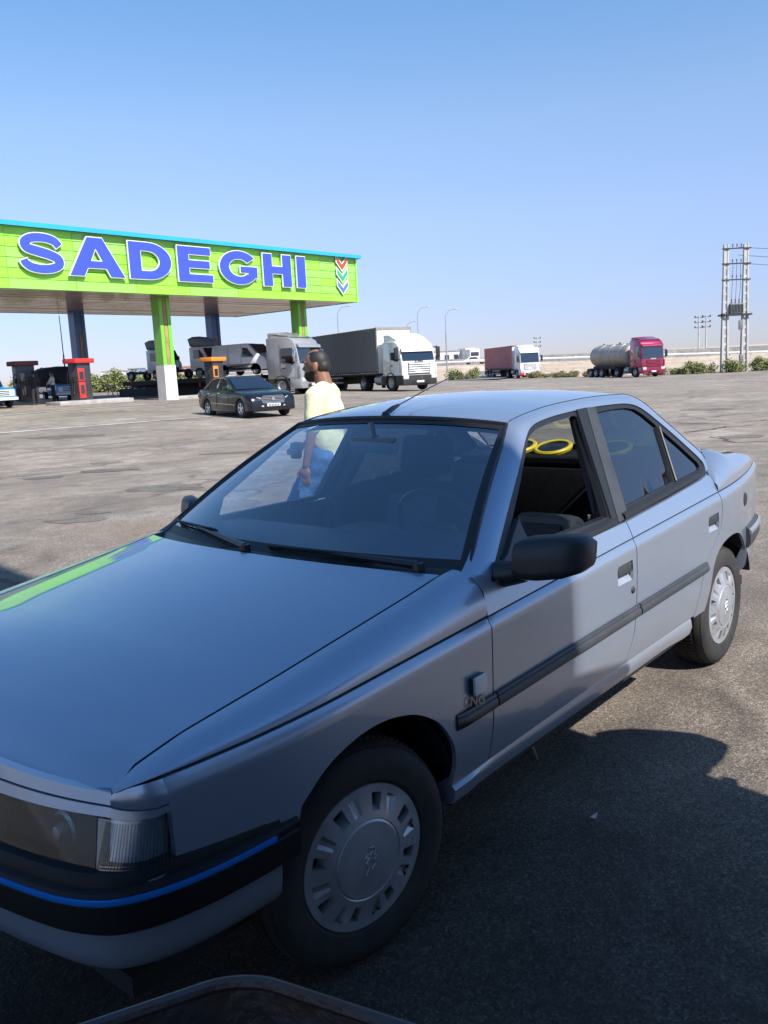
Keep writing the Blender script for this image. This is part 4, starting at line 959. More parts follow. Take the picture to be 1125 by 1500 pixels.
# wheels
def wheel(cx, s, steer=0.):
    e = Matrix.Translation((cx, s*.70, .292)) @ Matrix.Rotation(steer if s > 0 else steer, 4, 'Z')
    sg = s
    q = MB(); prof = [(.185, .085), (.200, .098), (.235, .106), (.262, .100), (.280, .088), (.289, .074), (.292, .055), (.287, .050), (.287, .046), (.293, .042), (.293, .012), (.288, .009), (.288, .003), (.293, 0), (.293, -.03), (.288, -.034), (.288, -.038), (.292, -.042), (.289, -.065), (.275, -.085), (.235, -.09), (.19, -.07)]
    q.lathe([(r, h*sg) for r, h in prof], 72, 'y'); ty = q.build('tyre', M['rubber'], car, ang=28); ty.matrix_world = e
    # tread blocks round the shoulder
    b = MB()
    for k in range(84):
        a = 2*pi*k/84; T = Matrix.Rotation(-a, 4, 'Y')
        for y0, y1, rr in ((.060, .088, .2875), (.012, .045, .2935), (-.032, -.001, .2935), (-.07, -.043, .290)):
            tilt = -.010 if y0 > .05 else 0
            v = [(rr-.004, y0*sg, -.0075), (rr-.004, y1*sg, -.0075), (rr-.004, y1*sg, .0065), (rr-.004, y0*sg, .0065), (rr+.0045, y0*sg, -.0075), (rr+.0045+tilt, y1*sg, -.0075), (rr+.0045+tilt, y1*sg, .0065), (rr+.0045, y0*sg, .0065)]
            b.add(v, [(4, 5, 6, 7), (0, 1, 5, 4), (1, 2, 6, 5), (2, 3, 7, 6), (3, 0, 4, 7)], T=T)
    b.build('tread', M['rubber'], ty, smooth=False, kind='stuff')
    # hubcap: dished ring with eight windows and raised flutes
    q = MB(); NS = 8; R0, R1, R2_, R3 = .106, .124, .168, .189; seg = 12
    def P3(r, a, h): return (r*cos(a), h*sg, r*sin(a))
    for k in range(NS):
        for j in range(seg):
            a0 = 2*pi*(k+j/seg)/NS; a1 = 2*pi*(k+(j+1)/seg)/NS
            def hh(t): # 0 flute 1 window
                return 0
            win = 3 <= j < 6; flu = j in (8, 9, 10)
            o0 = .105
            hi, ho = (.100, .096)
            q.add([P3(R0, a0, .108), P3(R0, a1, .108), P3(R1, a1, .104), P3(R1, a0, .104)], [(0, 1, 2, 3)])
            if win:
                q.add([P3(R1, a0, .104), P3(R1, a1, .104), P3(R1+.012, a1, .070), P3(R1+.012, a0, .070)], [(0, 1, 2, 3)])
                q.add([P3(R2_, a0, .094), P3(R2_, a1, .094), P3(R2_-.003, a1, .070), P3(R2_-.003, a0, .070)], [(0, 1, 2, 3)])
                if j == 3: q.add([P3(R1, a0, .104), P3(R2_, a0, .094), P3(R2_, a0, .07), P3(R1, a0, .07)], [(0, 1, 2, 3)])
                if j == 5: q.add([P3(R1, a1, .104), P3(R2_, a1, .094), P3(R2_, a1, .07), P3(R1, a1, .07)], [(0, 1, 2, 3)])
            elif flu:
                d0 = .0 if j == 8 else .013; d1 = .0 if j == 10 else .013
                q.add([P3(R1, a0, .104), P3(R1, a1, .104), P3(R2_, a1, .094-d1), P3(R2_, a0, .094-d0)], [(0, 1, 2, 3)])
                if j == 9: q.add([P3(R2_, a0, .094), P3(R2_, a1, .094), P3(R2_, a1, .081), P3(R2_, a0, .081)], [(0, 1, 2, 3)])
            else: q.add([P3(R1, a0, .104), P3(R1, a1, .104), P3(R2_, a1, .094), P3(R2_, a0, .094)], [(0, 1, 2, 3)])
            q.add([P3(R2_, a0, .094), P3(R2_, a1, .094), P3(R3, a1, .094), P3(R3, a0, .094)], [(0, 1, 2, 3)])
            q.add([P3(R3, a0, .094), P3(R3, a1, .094), P3(R3+.003, a1, .082), P3(R3+.003, a0, .082)], [(0, 1, 2, 3)])
    q.lathe([(0, .1125*sg), (.07, .112*sg), (.098, .110*sg), (.101, .107*sg), (.1035, .106*sg), (.106, .108*sg)], 96, 'y')
    # embossed rampant beast emblem as a raised line
    em = [(-.012, -.030), (-.004, -.016), (-.010, -.004), (-.002, .006), (-.014, .010), (-.020, .004), (-.006, .016), (.002, .012), (.008, .020), (.0, .028), (.012, .026), (.016, .018), (.012, .008), (.020, .004), (.010, -.002), (.014, -.012), (.004, -.020), (.010, -.030)]
    q.tube([(-a*1.2*sg, .1135*sg, b*1.2) for a, b in em], .0017, 4)
    hc = q.build('hubcap', M['hub'], ty, ang=25)
    q = MB(); q.lathe([(.0, .066*sg), (.19, .066*sg)], 24, 'y'); q.lathe([(.185, .08*sg), (.185, -.06*sg)], 32, 'y'); q.build('rim', M['darksteel'], ty)
for s in (1, -1): wheel(0, s, -.175)
for s in (1, -1): wheel(WB_, s)

# underbody
q = MB(); q.box(-3.4, .62, -.66, .66, .22, .27); q.box(-2.2, -.35, -.80, .80, .27, .30); q.box(-.6, .6, -.45, .45, .27, .70); q.build('underbody', M['dark'], car)
q = MB(); q.box(-2.25, -.38, -.76, .76, .31, .33); q.box(-.62, -.60, -.74, .74, .3, .86); q.box(-2.84, -2.80, -.58, .58, .35, 1.0); q.build('cabin_floor', M['cloth'], car)
# cabin
q = MB(); rows = []
for u in [-1+2*k/20 for k in range(21)]:
    hump = .045*math.exp(-((u-.50)/.30)**2); y = .735*u
    rows.append([(-.46-.11*abs(u)**2.2, y, .885), (-.60, y, .905+hump*.2), (-.78, y, .912+hump), (-.93, y*.97, .905+hump*.9), (-.955, y*.97, .86), (-.90, y*.97, .60)])
q.loft(rows); q.build('dashboard', M['dash'], car)
q = MB(); wc = Vector((-.965, .362, .925)); R_ = Matrix.Translation(wc) @ Matrix.Rotation(radians(-62), 4, 'Y')
q.tube([(.185*cos(t), .185*sin(t), 0) for t in [2*pi*k/36 for k in range(37)]], .0135, 8, T=R_); q.rbox(-.05, .05, -.07, .07, -.03, .005, .02, T=R_)
for a in (radians(90), radians(-90), radians(180)): q.tube([(.05*cos(a), .05*sin(a), -.01), (.18*cos(a), .18*sin(a), 0)], .012, 6, T=R_)
q.tube([wc, wc+Vector((.18, 0, -.10))], .03, 8); q.build('steering_wheel', M['blackp'], car)
def seat(x, y, drv=False):
    q = MB(); q.rbox(x-.05, x+.46, y-.25, y+.25, .42, .56, .06, 3); st = q.build('seat', M['greycl'], car)
    T = Matrix.Translation((x, y, .5)) @ Matrix.Rotation(radians(-16), 4, 'Y')
    q = MB(); q.rbox(-.10, .03, -.15 if drv else -.24, .15 if drv else .24, -.04, .39 if drv else .50, .055, 3, T=T); q.build('backrest', M['beige'] if drv else M['cloth'], st)
    if drv:
        q = MB(); q.rbox(.015, .055, -.10, .10, .02, .34, .02, 2, T=T); q.build('seat_insert', M['greycl'], st); return
    q = MB(); q.rbox(-.07, .03, -.14, .14, .53, .72, .045, 3, T=T); q.tube([(-.02, -.06, .48), (-.02, -.06, .56)], .008, 5, T=T); q.tube([(-.02, .06, .48), (-.02, .06, .56)], .008, 5, T=T); q.build('headrest', M['cloth'], st)
    q = MB(); q.rbox(.02, .05, -.15, .15, .05, .42, .02, 2, T=T); q.build('seat_insert', M['greycl'], st)
seat(-1.66, -.37); seat(-1.62, .36, True)
q = MB(); q.rbox(-2.52, -2.02, -.66, .66, .40, .55, .05); q.rbox(-2.62, -2.44, -.66, .66, .5, .98, .06, T=None); q.build('rear_bench', M['cloth'], car)
q = MB(); q.rbox(-2.84, -2.46, -.60, .60, .985, 1.03, .01, 1); ps = q.build('parcel_shelf', M['cloth'], car)
for y in (-.085, -.30, .25):
    TS = Matrix.Translation((-2.60, y, 1.062)) @ Matrix.Rotation(radians(15), 4, 'Y') @ Matrix.Translation((2.60, -y, -1.032))
    q = MB(); q.lathe([(.082, .0), (.084, .008), (.098, .010), (.105, .002), (.105, -.002)], 32, 'z', (-2.60, y, 1.032), T=TS); q.lathe([(.104, 0), (.10, -.014)], 32, 'z', (-2.60, y, 1.032), T=TS); r_ = q.build('speaker_ring', M['yellow'], car)
    q = MB(); q.lathe([(.0, .010), (.03, .004), (.075, .0), (.082, .006)], 28, 'z', (-2.60, y, 1.032), T=TS); q.build('speaker_cone', M['blackp'], r_)
q = MB(); q.lathe([(0, .012), (.018, .010), (.024, 0)], 14, 'z', (-2.50, .16, 1.032)); q.build('tweeter', M['blackp'], car)
for s in (1, -1):
    q = MB(); panel(q, [(-.62, .40), (-.62, .85), (-1.50, .875), (-1.50, .40)], smap(s, -.075), step=.15); q.build('door_card', M['greycl'], car)
    q = MB(); panel(q, [(-1.56, .40), (-1.56, .87), (-2.40, .90), (-2.30, .6), (-2.2, .40)], smap(s, -.075), step=.15); q.build('door_card', M['cloth'], car)
    q = MB(); q.tube([(-1.66, s*.535, 1.29), (-1.61, s*.612, 1.10), (-1.54, s*.700, .92), (-1.52, s*.70, .5)], [.030, .032, .034, .04], 8); q.build('pillar_trim', mat('pillar_trim_vinyl', (.05, .05, .05), .6, var=.2), car)
    q = MB(); q.loft([[(-1.555, s*.640, 1.13), (-1.525, s*.645, 1.13)], [(-1.50, s*.70, .95), (-1.47, s*.705, .95)], [(-1.46, s*.70, .60), (-1.41, s*.705, .60)]]); q.rbox(-1.495, -1.47, s*.68-.008, s*.68+.008, .905, .93, .006); q.build('seat_belt', mat('belt_webbing', (.17, .16, .15), .8, var=.15, vscale=30), car)
q = MB(); q.rbox(-.98, -.94, -.055, .165, 1.205, 1.268, .018, 2); q.tube([(-.96, .055, 1.26), (-.99, .02, 1.315)], .012, 6); q.build('rear_view_mirror', mat('mirror_housing_grey', (.10, .12, .14), .3, var=.2), car)
# lit beige passenger bucket seen through the open window
q = MB(); q.rbox(-1.62, -1.34, -.62, -.12, .56, .80, .08, 3); q.build('seat_bag', M['beige'], car)
# ================================================================== FUEL STATION
A0 = (-16.61, 39.24); U_ = (.66040, .75092); V_ = (-.75092, .66040); HB = 6.0; HT = 8.78
FB = site(*A0); FANG = heading(*U_)
# station frame: x along the fascia to the right, y away behind it, z absolute
can = empty('station_canopy', (FB[0], FB[1], 0), FANG, 'big flat fuel station canopy with lime green fascia and blue SADEGHI lettering', 'canopy')
if (Vector((cos(FANG+pi/2), sin(FANG+pi/2)))).dot(Vector((V_[0]*RX+V_[1]*FX, V_[0]*RY+V_[1]*FY))) < 0: YS = -1
else: YS = 1
LIME = mat('lime_green_panel', (.27, .70, .04), .38, col2=(.30, .74, .06), vscale=.35, coat=.3)
LIME2 = mat('faded_lime_panel', (.30, .62, .12), .5, col2=(.27, .60, .09), vscale=.5)
BLUEP = mat('blue_panel', (.03, .22, .62), .4, var=.12, vscale=.5, coat=.3)
CYAN = mat('cyan_roof_trim', (.03, .38, .68), .4, var=.12, vscale=.6)
LBLUE = mat('letter_blue', (.045, .085, .47), .45, var=.08, vscale=.8); LWHITE = mat('letter_white_edge', (.80, .82, .82), .4, var=.06)
X0, X1, DEP = -26., 23.53, 12.4
rg = random.Random(11)
ph = (HT-HB-.02)/6; pw_ = 3.3
for r_ in range(6):
    x = X1; k = 0
    while x > X0+.1:
        xa = max(X0, x-pw_); z0 = HB+r_*ph; q = MB()
        q.rbox(xa+.006, x-.006, -.03, .0, z0+.011, z0+ph-.011, .008, 1)
        mt = BLUEP if x < -3 else (LIME2 if rg.random() < .22 else LIME)
        o = q.build('fascia_panel', mt, can, smooth=False); o.location.y = 0
        o.location.y = rg.uniform(-.006, .006); x = xa; k += 1
q = MB(); q.box(X0, X1-.02, .03, .12, HB, HT); q.box(X1-.13, X1-.03, .121, DEP, HB+.02, HT-.02); q.box(X0, X1-.14, DEP-.1, DEP, HB+.02, HT-.02); q.build('fascia_backing', mat('pale_green_backing', (.42, .62, .30), .6, var=.1), can)
q = MB(); q.box(X1-.03, X1+.02, -.04, DEP+.0, HB, HT-.01); q.build('end_fascia', LIME, can)
q = MB(); q.rbox(X1-.07, X1+.045, -.085, -.052, HB-.01, HT, .01, 1); q.build('corner_trim', LIME, can)
q = MB(); q.box(X0, X1+.22, -.34, .3, HT+.0, HT+.13); q.box(X0, X1+.24, -.36, -.34, HT-.06, HT+.15); q.box(X1+.22, X1+.24, -.34, DEP, HT-.06, HT+.15); q.build('roof_trim', CYAN, can)
q = MB(); q.box(X0, X1+.1, .31, DEP, HT+.02, HT+.10); q.build('roof_deck', M['steel'], can)
# soffit: narrow glossy lamellae joined as one part
SOF = mat('soffit_lamella', (.36, .255, .21), .30, .1, var=.10, vscale=.9, coat=.35)
q = MB(); y = .14
while y < DEP-.12: q.box(X0+.05, X1-.16, y, y+.145, HB+.02+rg.uniform(0, .02), HB+.06); y += .18
q.build('soffit_lamellae', SOF, can, smooth=False, kind='stuff')
q = MB(); q.box(X0+.02, X1-.14, .13, DEP-.11, HB+.09, HB+.14); q.build('soffit_backing', mat('soffit_shadow_gap', (.10, .075, .06), .7, var=.2), can)
# letters as outlines (unit cell: x 0..1, z 0..1)
def stroke(cl, w, ends=(0, 0)):
    P = [Vector(p) for p in cl]; Lf = []; Rt_ = []
    for i, p in enumerate(P):
        d = (P[min(i+1, len(P)-1)]-P[max(i-1, 0)]).normalized(); n = Vector((-d.y, d.x)); ww = w(i/(len(P)-1)) if callable(w) else w
        Lf.append(p+n*ww); Rt_.append(p-n*ww)
    return [tuple(p) for p in Lf+Rt_[::-1]]
def g_S(a, h):
    cl = spline([(a*.875, h*.70), (a*.80, h*.81), (a*.66, h*.872), (a*.48, h*.89), (a*.28, h*.855), (a*.145, h*.74), (a*.20, h*.615), (a*.42, h*.545), (a*.66, h*.475), (a*.84, h*.375), (a*.855, h*.24), (a*.70, h*.14), (a*.48, h*.108), (a*.26, h*.145), (a*.14, h*.235), (a*.105, h*.315)], 5)
    return [stroke(cl, lambda t: .100*h+.012*h*math.exp(-((t-.5)/.15)**2))], []
def g_G(a, h):
    th = [radians(t) for t in range(38, 341, 10)]
    out = [(a*.5+a*.50*cos(t), h*.5+h*.5*sin(t)) for t in th]; inn = [(a*.5+a*.27*cos(t), h*.5+h*.27*sin(t)) for t in th]
    P = out[:-1]+[(a*.97, h*.20), (a*.97, h*.54), (a*.53, h*.54), (a*.53, h*.36), (a*.73, h*.36), (a*.73, h*.28)]+inn[::-1][2:]
    return [P], []
def g_D(a, h):
    arc = [(a*.45+a*.55*cos(t), h*.5+h*.5*sin(t)) for t in [radians(q) for q in range(90, -91, -12)]]
    arci = [(a*.45+a*.27*cos(t), h*.5+h*.28*sin(t)) for t in [radians(q) for q in range(90, -91, -15)]]
    return [[(0, 0), (0, h)]+arc], [[(a*.27, h*.22), (a*.27, h*.78)]+arci]
def g_A(a, h): return [[(0, 0), (a*.35, h), (a*.62, h), (a, 0), (a*.74, 0), (a*.665, h*.215), (a*.325, h*.215), (a*.25, 0)]], [[(a*.385, h*.39), (a*.605, h*.39), (a*.49, h*.73)]]
def g_E(a, h): return [[(0, 0), (0, h), (a*.96, h), (a*.96, h*.79), (a*.31, h*.79), (a*.31, h*.61), (a*.92, h*.61), (a*.92, h*.405), (a*.31, h*.405), (a*.31, h*.21), (a, h*.21), (a, 0)]], []
def g_H(a, h): return [[(0, 0), (0, h), (a*.31, h), (a*.31, h*.62), (a*.69, h*.62), (a*.69, h), (a, h), (a, 0), (a*.69, 0), (a*.69, h*.40), (a*.31, h*.40), (a*.31, 0)]], []
def g_I(a, h): return [[(0, 0), (0, h), (a, h), (a, 0)]], []
def sheet(mb, outs, holes, y0, y1, x, z, grow=0.):
    for o in outs:
        o2 = inset(o, -grow) if grow else o; hs = [inset(h, grow) for h in holes] if grow else holes
        # drop self-crossing by merging very close points
        panel(mb, o2, lambda u, v: (x+u, y0, z+v), hs, .4, rim=(0, y1-y0, 0))
for (nm, gl, xa, xb) in [('S', g_S, .90, 3.2), ('A', g_A, 3.36, 6.30), ('D', g_D, 6.62, 9.12), ('E', g_E, 9.55, 11.78), ('G', g_G, 12.30, 15.05), ('H', g_H, 15.45, 17.62), ('I', g_I, 18.10, 18.80)]:
    zb, hh = 6.72, 1.80; o_, h_ = gl(xb-xa, hh)
    q = MB(); sheet(q, o_, h_, -.22, -.12, xa, zb, .042); e1 = q.build('letter', LWHITE, can, smooth=False)
    q = MB(); sheet(q, o_, h_, -.245, -.222, xa, zb); q.build('letter_face', LBLUE, e1, smooth=False)
def chevrons(x, z, sc, n=3):
    for k, mc in enumerate([('chevron_red', (.70, .06, .03)), ('chevron_green', (.02, .42, .16)), ('chevron_blue', (.10, .18, .62))]):
        zz = z-k*.72*sc; P = [(-.5*sc, .55*sc), (-.5*sc, .25*sc), (0, -.22*sc), (.5*sc, .25*sc), (.5*sc, .55*sc), (0, .10*sc)]
        P = [(a*.92, b) for a, b in P]
        q = MB(); q.poly([(x+a, -.12, zz+b) for a, b in inset(P, -.07*sc)], (0, -.05, 0)); b_ = q.build('chevron', LWHITE, can, smooth=False)
        q = MB(); q.poly([(x+a, -.172, zz+b) for a, b in P], (0, -.02, 0)); q.build('chevron_face', mat(mc[0], mc[1], .45, var=.1), b_, smooth=False)
chevrons(22.1, 8.17, 1.0); chevrons(-6.5, 8.1, 1.15)
# columns
GRN = mat('green_column_cladding', (.19, .55, .045), .4, var=.1, vscale=.8, coat=.3); BLC = mat('blue_column_cladding', (.055, .17, .44), .4, var=.15, vscale=.8, coat=.3)
STRP = mat('ochre_strip', (.46, .29, .11), .6, var=.3, vscale=2)
WP = mat('whitewashed_plaster', (.74, .72, .68), .8, var=.12, vscale=1.4, bump=.3, bscale=12)
COLS = [(9.6, 1.75, 'g', .53), (19.9, 1.75, 'g', .3), (9.8, 10.9, 'b', .72), (20.0, 10.6, 'b', .5), (-.8, 1.75, 'g', .7), (-1, 10.9, 'b', .85), (-11, 1.75, 'g', .8)]
for (cx, cy, kd, zf) in COLS:
    zf -= .1; top = zf+(1.98 if kd == 'g' else .2)
    q = MB(); hw = .36
    q.rbox(cx-hw, cx-.13, cy-hw, cy+hw, top, HB+.03, .015, 1); q.rbox(cx+.13, cx+hw, cy-hw, cy+hw, top, HB+.03, .015, 1)
    q.box(cx-.13, cx+.13, cy-hw+.06, cy+hw-.06, top+.01, HB+.02); c = q.build('column', GRN if kd == 'g' else BLC, can, smooth=False)
    q = MB(); z = top+.08
    for k, ln in enumerate((1.15, .95, 1.2, .5)):
        z1 = min(z+ln*1.0, HB-.1)
        if z1 > z+.05: q.box(cx-.10, cx+.10, cy-hw+.045-.02, cy-hw+.058, z, z1-.02)
        z = z1
    q.build('column_strip', STRP, c, smooth=False)
    if kd == 'g':
        q = MB(); q.solid([(-.39, zf-.3), (.39, zf-.3), (.37, top), (-.37, top)], .385, T=Matrix.Translation((cx, cy, 0))); q.build('column_base', WP, c, smooth=False)

def in_can(u, v): return site(A0[0]+u*U_[0]+v*V_[0], A0[1]+u*U_[1]+v*V_[1])
# pumps
def pump(e, n, h, capm, bodym, hosem, lab, rz):
    z = terr(e, n)+.16; root = empty('fuel_pump', (*site(e, n), z), rz, lab, 'fuel pump', 'fuel pumps on the islands')
    q = MB(); q.rbox(-.46, .46, -.32, .32, 0, h-.22, .03); q.build('cabinet', bodym, root)
    q = MB(); q.rbox(-.66, .66, -.45, .45, h-.24, h, .04); q.build('top_box', capm, root)
    q = MB(); q.rbox(-.46, -.02, -.36, -.321, .12, .95, .03); q.rbox(-.46, -.02, -.36, -.321, 1.0, h-.5, .03); q.build('front_panel', hosem, root)
    q = MB(); q.box(-.38, -.1, -.372, -.361, 1.08, 1.48); q.box(-.36, -.12, -.372, -.361, .35, .8); q.build('display', M['glassdark'], root)
    for s_ in (-1, 1):
        q = MB(); q.tube(spline([(s_*.46, .0, 1.45), (s_*.60, -.03, 1.2), (s_*.64, -.05, .6), (s_*.56, -.04, .35), (s_*.47, -.02, .7), (s_*.45, 0, 1.0)], 5), .022, 6)
        q.rbox(s_*.49-.04, s_*.49+.04, -.07, .07, .95, 1.22, .02); q.build('hose', M['seal'], root)
    return root
BODY = mat('dark_pump_steel', (.055, .055, .062), .4, .2, var=.25, vscale=3, coat=.3); REDP = mat('red_pump_paint', (.62, .035, .03), .38, var=.15, vscale=2, coat=.4)
ORP = mat('orange_pump_paint', (.75, .26, .03), .4, var=.15, vscale=2, coat=.4); BRP = mat('faded_maroon_paint', (.22, .055, .04), .6, var=.3, vscale=2)
def slab(name, e, n, w, d, h, lab):
    root = empty(name, (*site(e, n), terr(e, n)-.05), FANG, lab, 'pump island', 'pump islands')
    q = MB(); q.rbox(-w/2, w/2, -d/2, d/2, 0, h+.05, .03); q.build('kerb', M['conc'], root)
    q = MB(); q.rbox(-w/2+.15, w/2-.15, -d/2+.15, d/2-.15, h+.04, h+.07, .01, 1); q.build('paving', M['conc'], root)
R_P = FANG
pump(-15.45, 45.0, 2.15, REDP, BODY, REDP, 'dark fuel pump with bright red top box and front by the left blue column', R_P+.25)
pump(-18.6, 45.6, 2.1, BRP, BODY, BODY, 'dark fuel pump with a faded maroon top box at the far left', R_P)
pump(-9.45, 50.2, 2.15, ORP, BODY, ORP, 'dark fuel pump with an orange top box and front before the car transporter', R_P+.2)
slab('pump_island', -15.0, 44.9, 4.2, 1.5, .17, 'concrete pump island under the red topped pump')
slab('pump_island', -10.2, 50.2, 4.5, 1.4, .17, 'long grey concrete island under the orange topped pump')
slab('pump_island', -18.9, 46.0, 3.0, 1.4, .17, 'concrete pump island under the maroon topped pump')
# low dark kerb wall between the white column base and the pumps
root = empty('low_wall', SP(-13.2, 58.0), heading(1, -.05), 'long low dark concrete wall beside the white column base', 'wall')
q = MB(); q.rbox(-4.2, 6.8, -.2, .2, -.1, .62, .03); q.build('wall_block', mat('dirty_dark_concrete', (.085, .085, .09), .85, var=.3, vscale=2, bump=.3), root)
# folding stand, leaning panel, flag pole
root = empty('folding_stand', SP(-14.3, 46.5, .02), 0., 'thin black folding stand beside the red topped pump', 'stand')
for s_ in (-1, 1):
    q = MB()
    for t in (-1, 1): q.tube([(s_*.12+t*.0, t*.05, .85), (s_*.15+t*.55, t*.35, 0)], .022, 6)
    q.build('leg', M['blackp'], root)
q = MB(); q.rbox(-.55, .55, -.06, .06, .84, .90, .01, 1); q.build('top_bar', M['blackp'], root)
root = empty('flag_pole', SP(-19.6, 54.5), 0, 'thin leaning grey pole behind the pumps with no flag', 'pole')
q = MB(); q.tube([(0, 0, 0), (.0, .0, 2.8)], [.05, .045], 7); q.tube([(0, 0, 2.8), (.02, .02, 5.2)], [.03, .022], 6); q.build('shaft', M['darksteel'], root)
for i, (e, n, lab) in enumerate([(-15.2, 63.5, 'small dark palm stump planter left on the low wall'), (-14.0, 64.0, 'leafy plant standing behind the low dark wall'), ]):
    bush('planter_bush', e, n, 1.0, 1.6, i, lab, 'plant', None, dry=(i == 0))
# ================================================================== OTHER VEHICLES
def vpaint(name, col, metal=.2, rough=.3, var=.10): return mat(name, col, rough, metal, .5, var=var, vscale=1.6, coat=.8, rvar=.1)
def vwheel(root, x, y, r, w, rimmat, s, spokes=0, name='tyre'):
    q = MB(); h = w/2
    q.lathe([(r*.60, -h*.8*1), (r*.82, -h), (r*.96, -h*.9), (r, -h*.6), (r, h*.6), (r*.96, h*.9), (r*.82, h), (r*.60, h*.8)], 28, 'y', closed=True)
    t = q.build(name, M['rubber'], root); t.location = (x, y, r)
    q = MB()
    if spokes:
        q.lathe([(r*.62, h*.82*s), (r*.60, h*.95*s), (r*.55, h*.8*s)], 28, 'y')
        q.lathe([(0, h*.75*s), (r*.14, h*.75*s), (r*.16, h*.6*s)], 16, 'y')
        for k in range(spokes):
            a = 2*pi*k/spokes+.3; ca, sa = cos(a), sin(a); pw2 = r*.085
            q.add([(r*.1*ca-pw2*sa*1.0, h*.72*s, r*.1*sa+pw2*ca), (r*.1*ca+pw2*sa, h*.72*s, r*.1*sa-pw2*ca), (r*.58*ca+pw2*1.3*sa, h*.86*s, r*.58*sa-pw2*1.3*ca), (r*.58*ca-pw2*1.3*sa, h*.86*s, r*.58*sa+pw2*1.3*ca)], [(0, 1, 2, 3)])
        d = MB(); d.lathe([(0, h*.3*s), (r*.6, h*.3*s)], 20, 'y'); d.build('brake_disc', M['darksteel'], t)
    else:
        q.lathe([(0, h*.55*s), (r*.20, h*.55*s), (r*.24, h*.35*s), (r*.42, h*.25*s), (r*.50, h*.55*s), (r*.58, h*.9*s), (r*.615, h*.95*s), (r*.63, h*.8*s)], 24, 'y')
    q.build('rim', rimmat, t); return t

def lerp2(a, b, t): return (a[0]+(b[0]-a[0])*t, a[1]+(b[1]-a[1])*t)
SOFT = ((-1, .06), (-.975, .018), (-.93, 0), (-.5, -.012), (0, -.018), (.5, -.012), (.93, 0), (.975, .018), (1, .06))
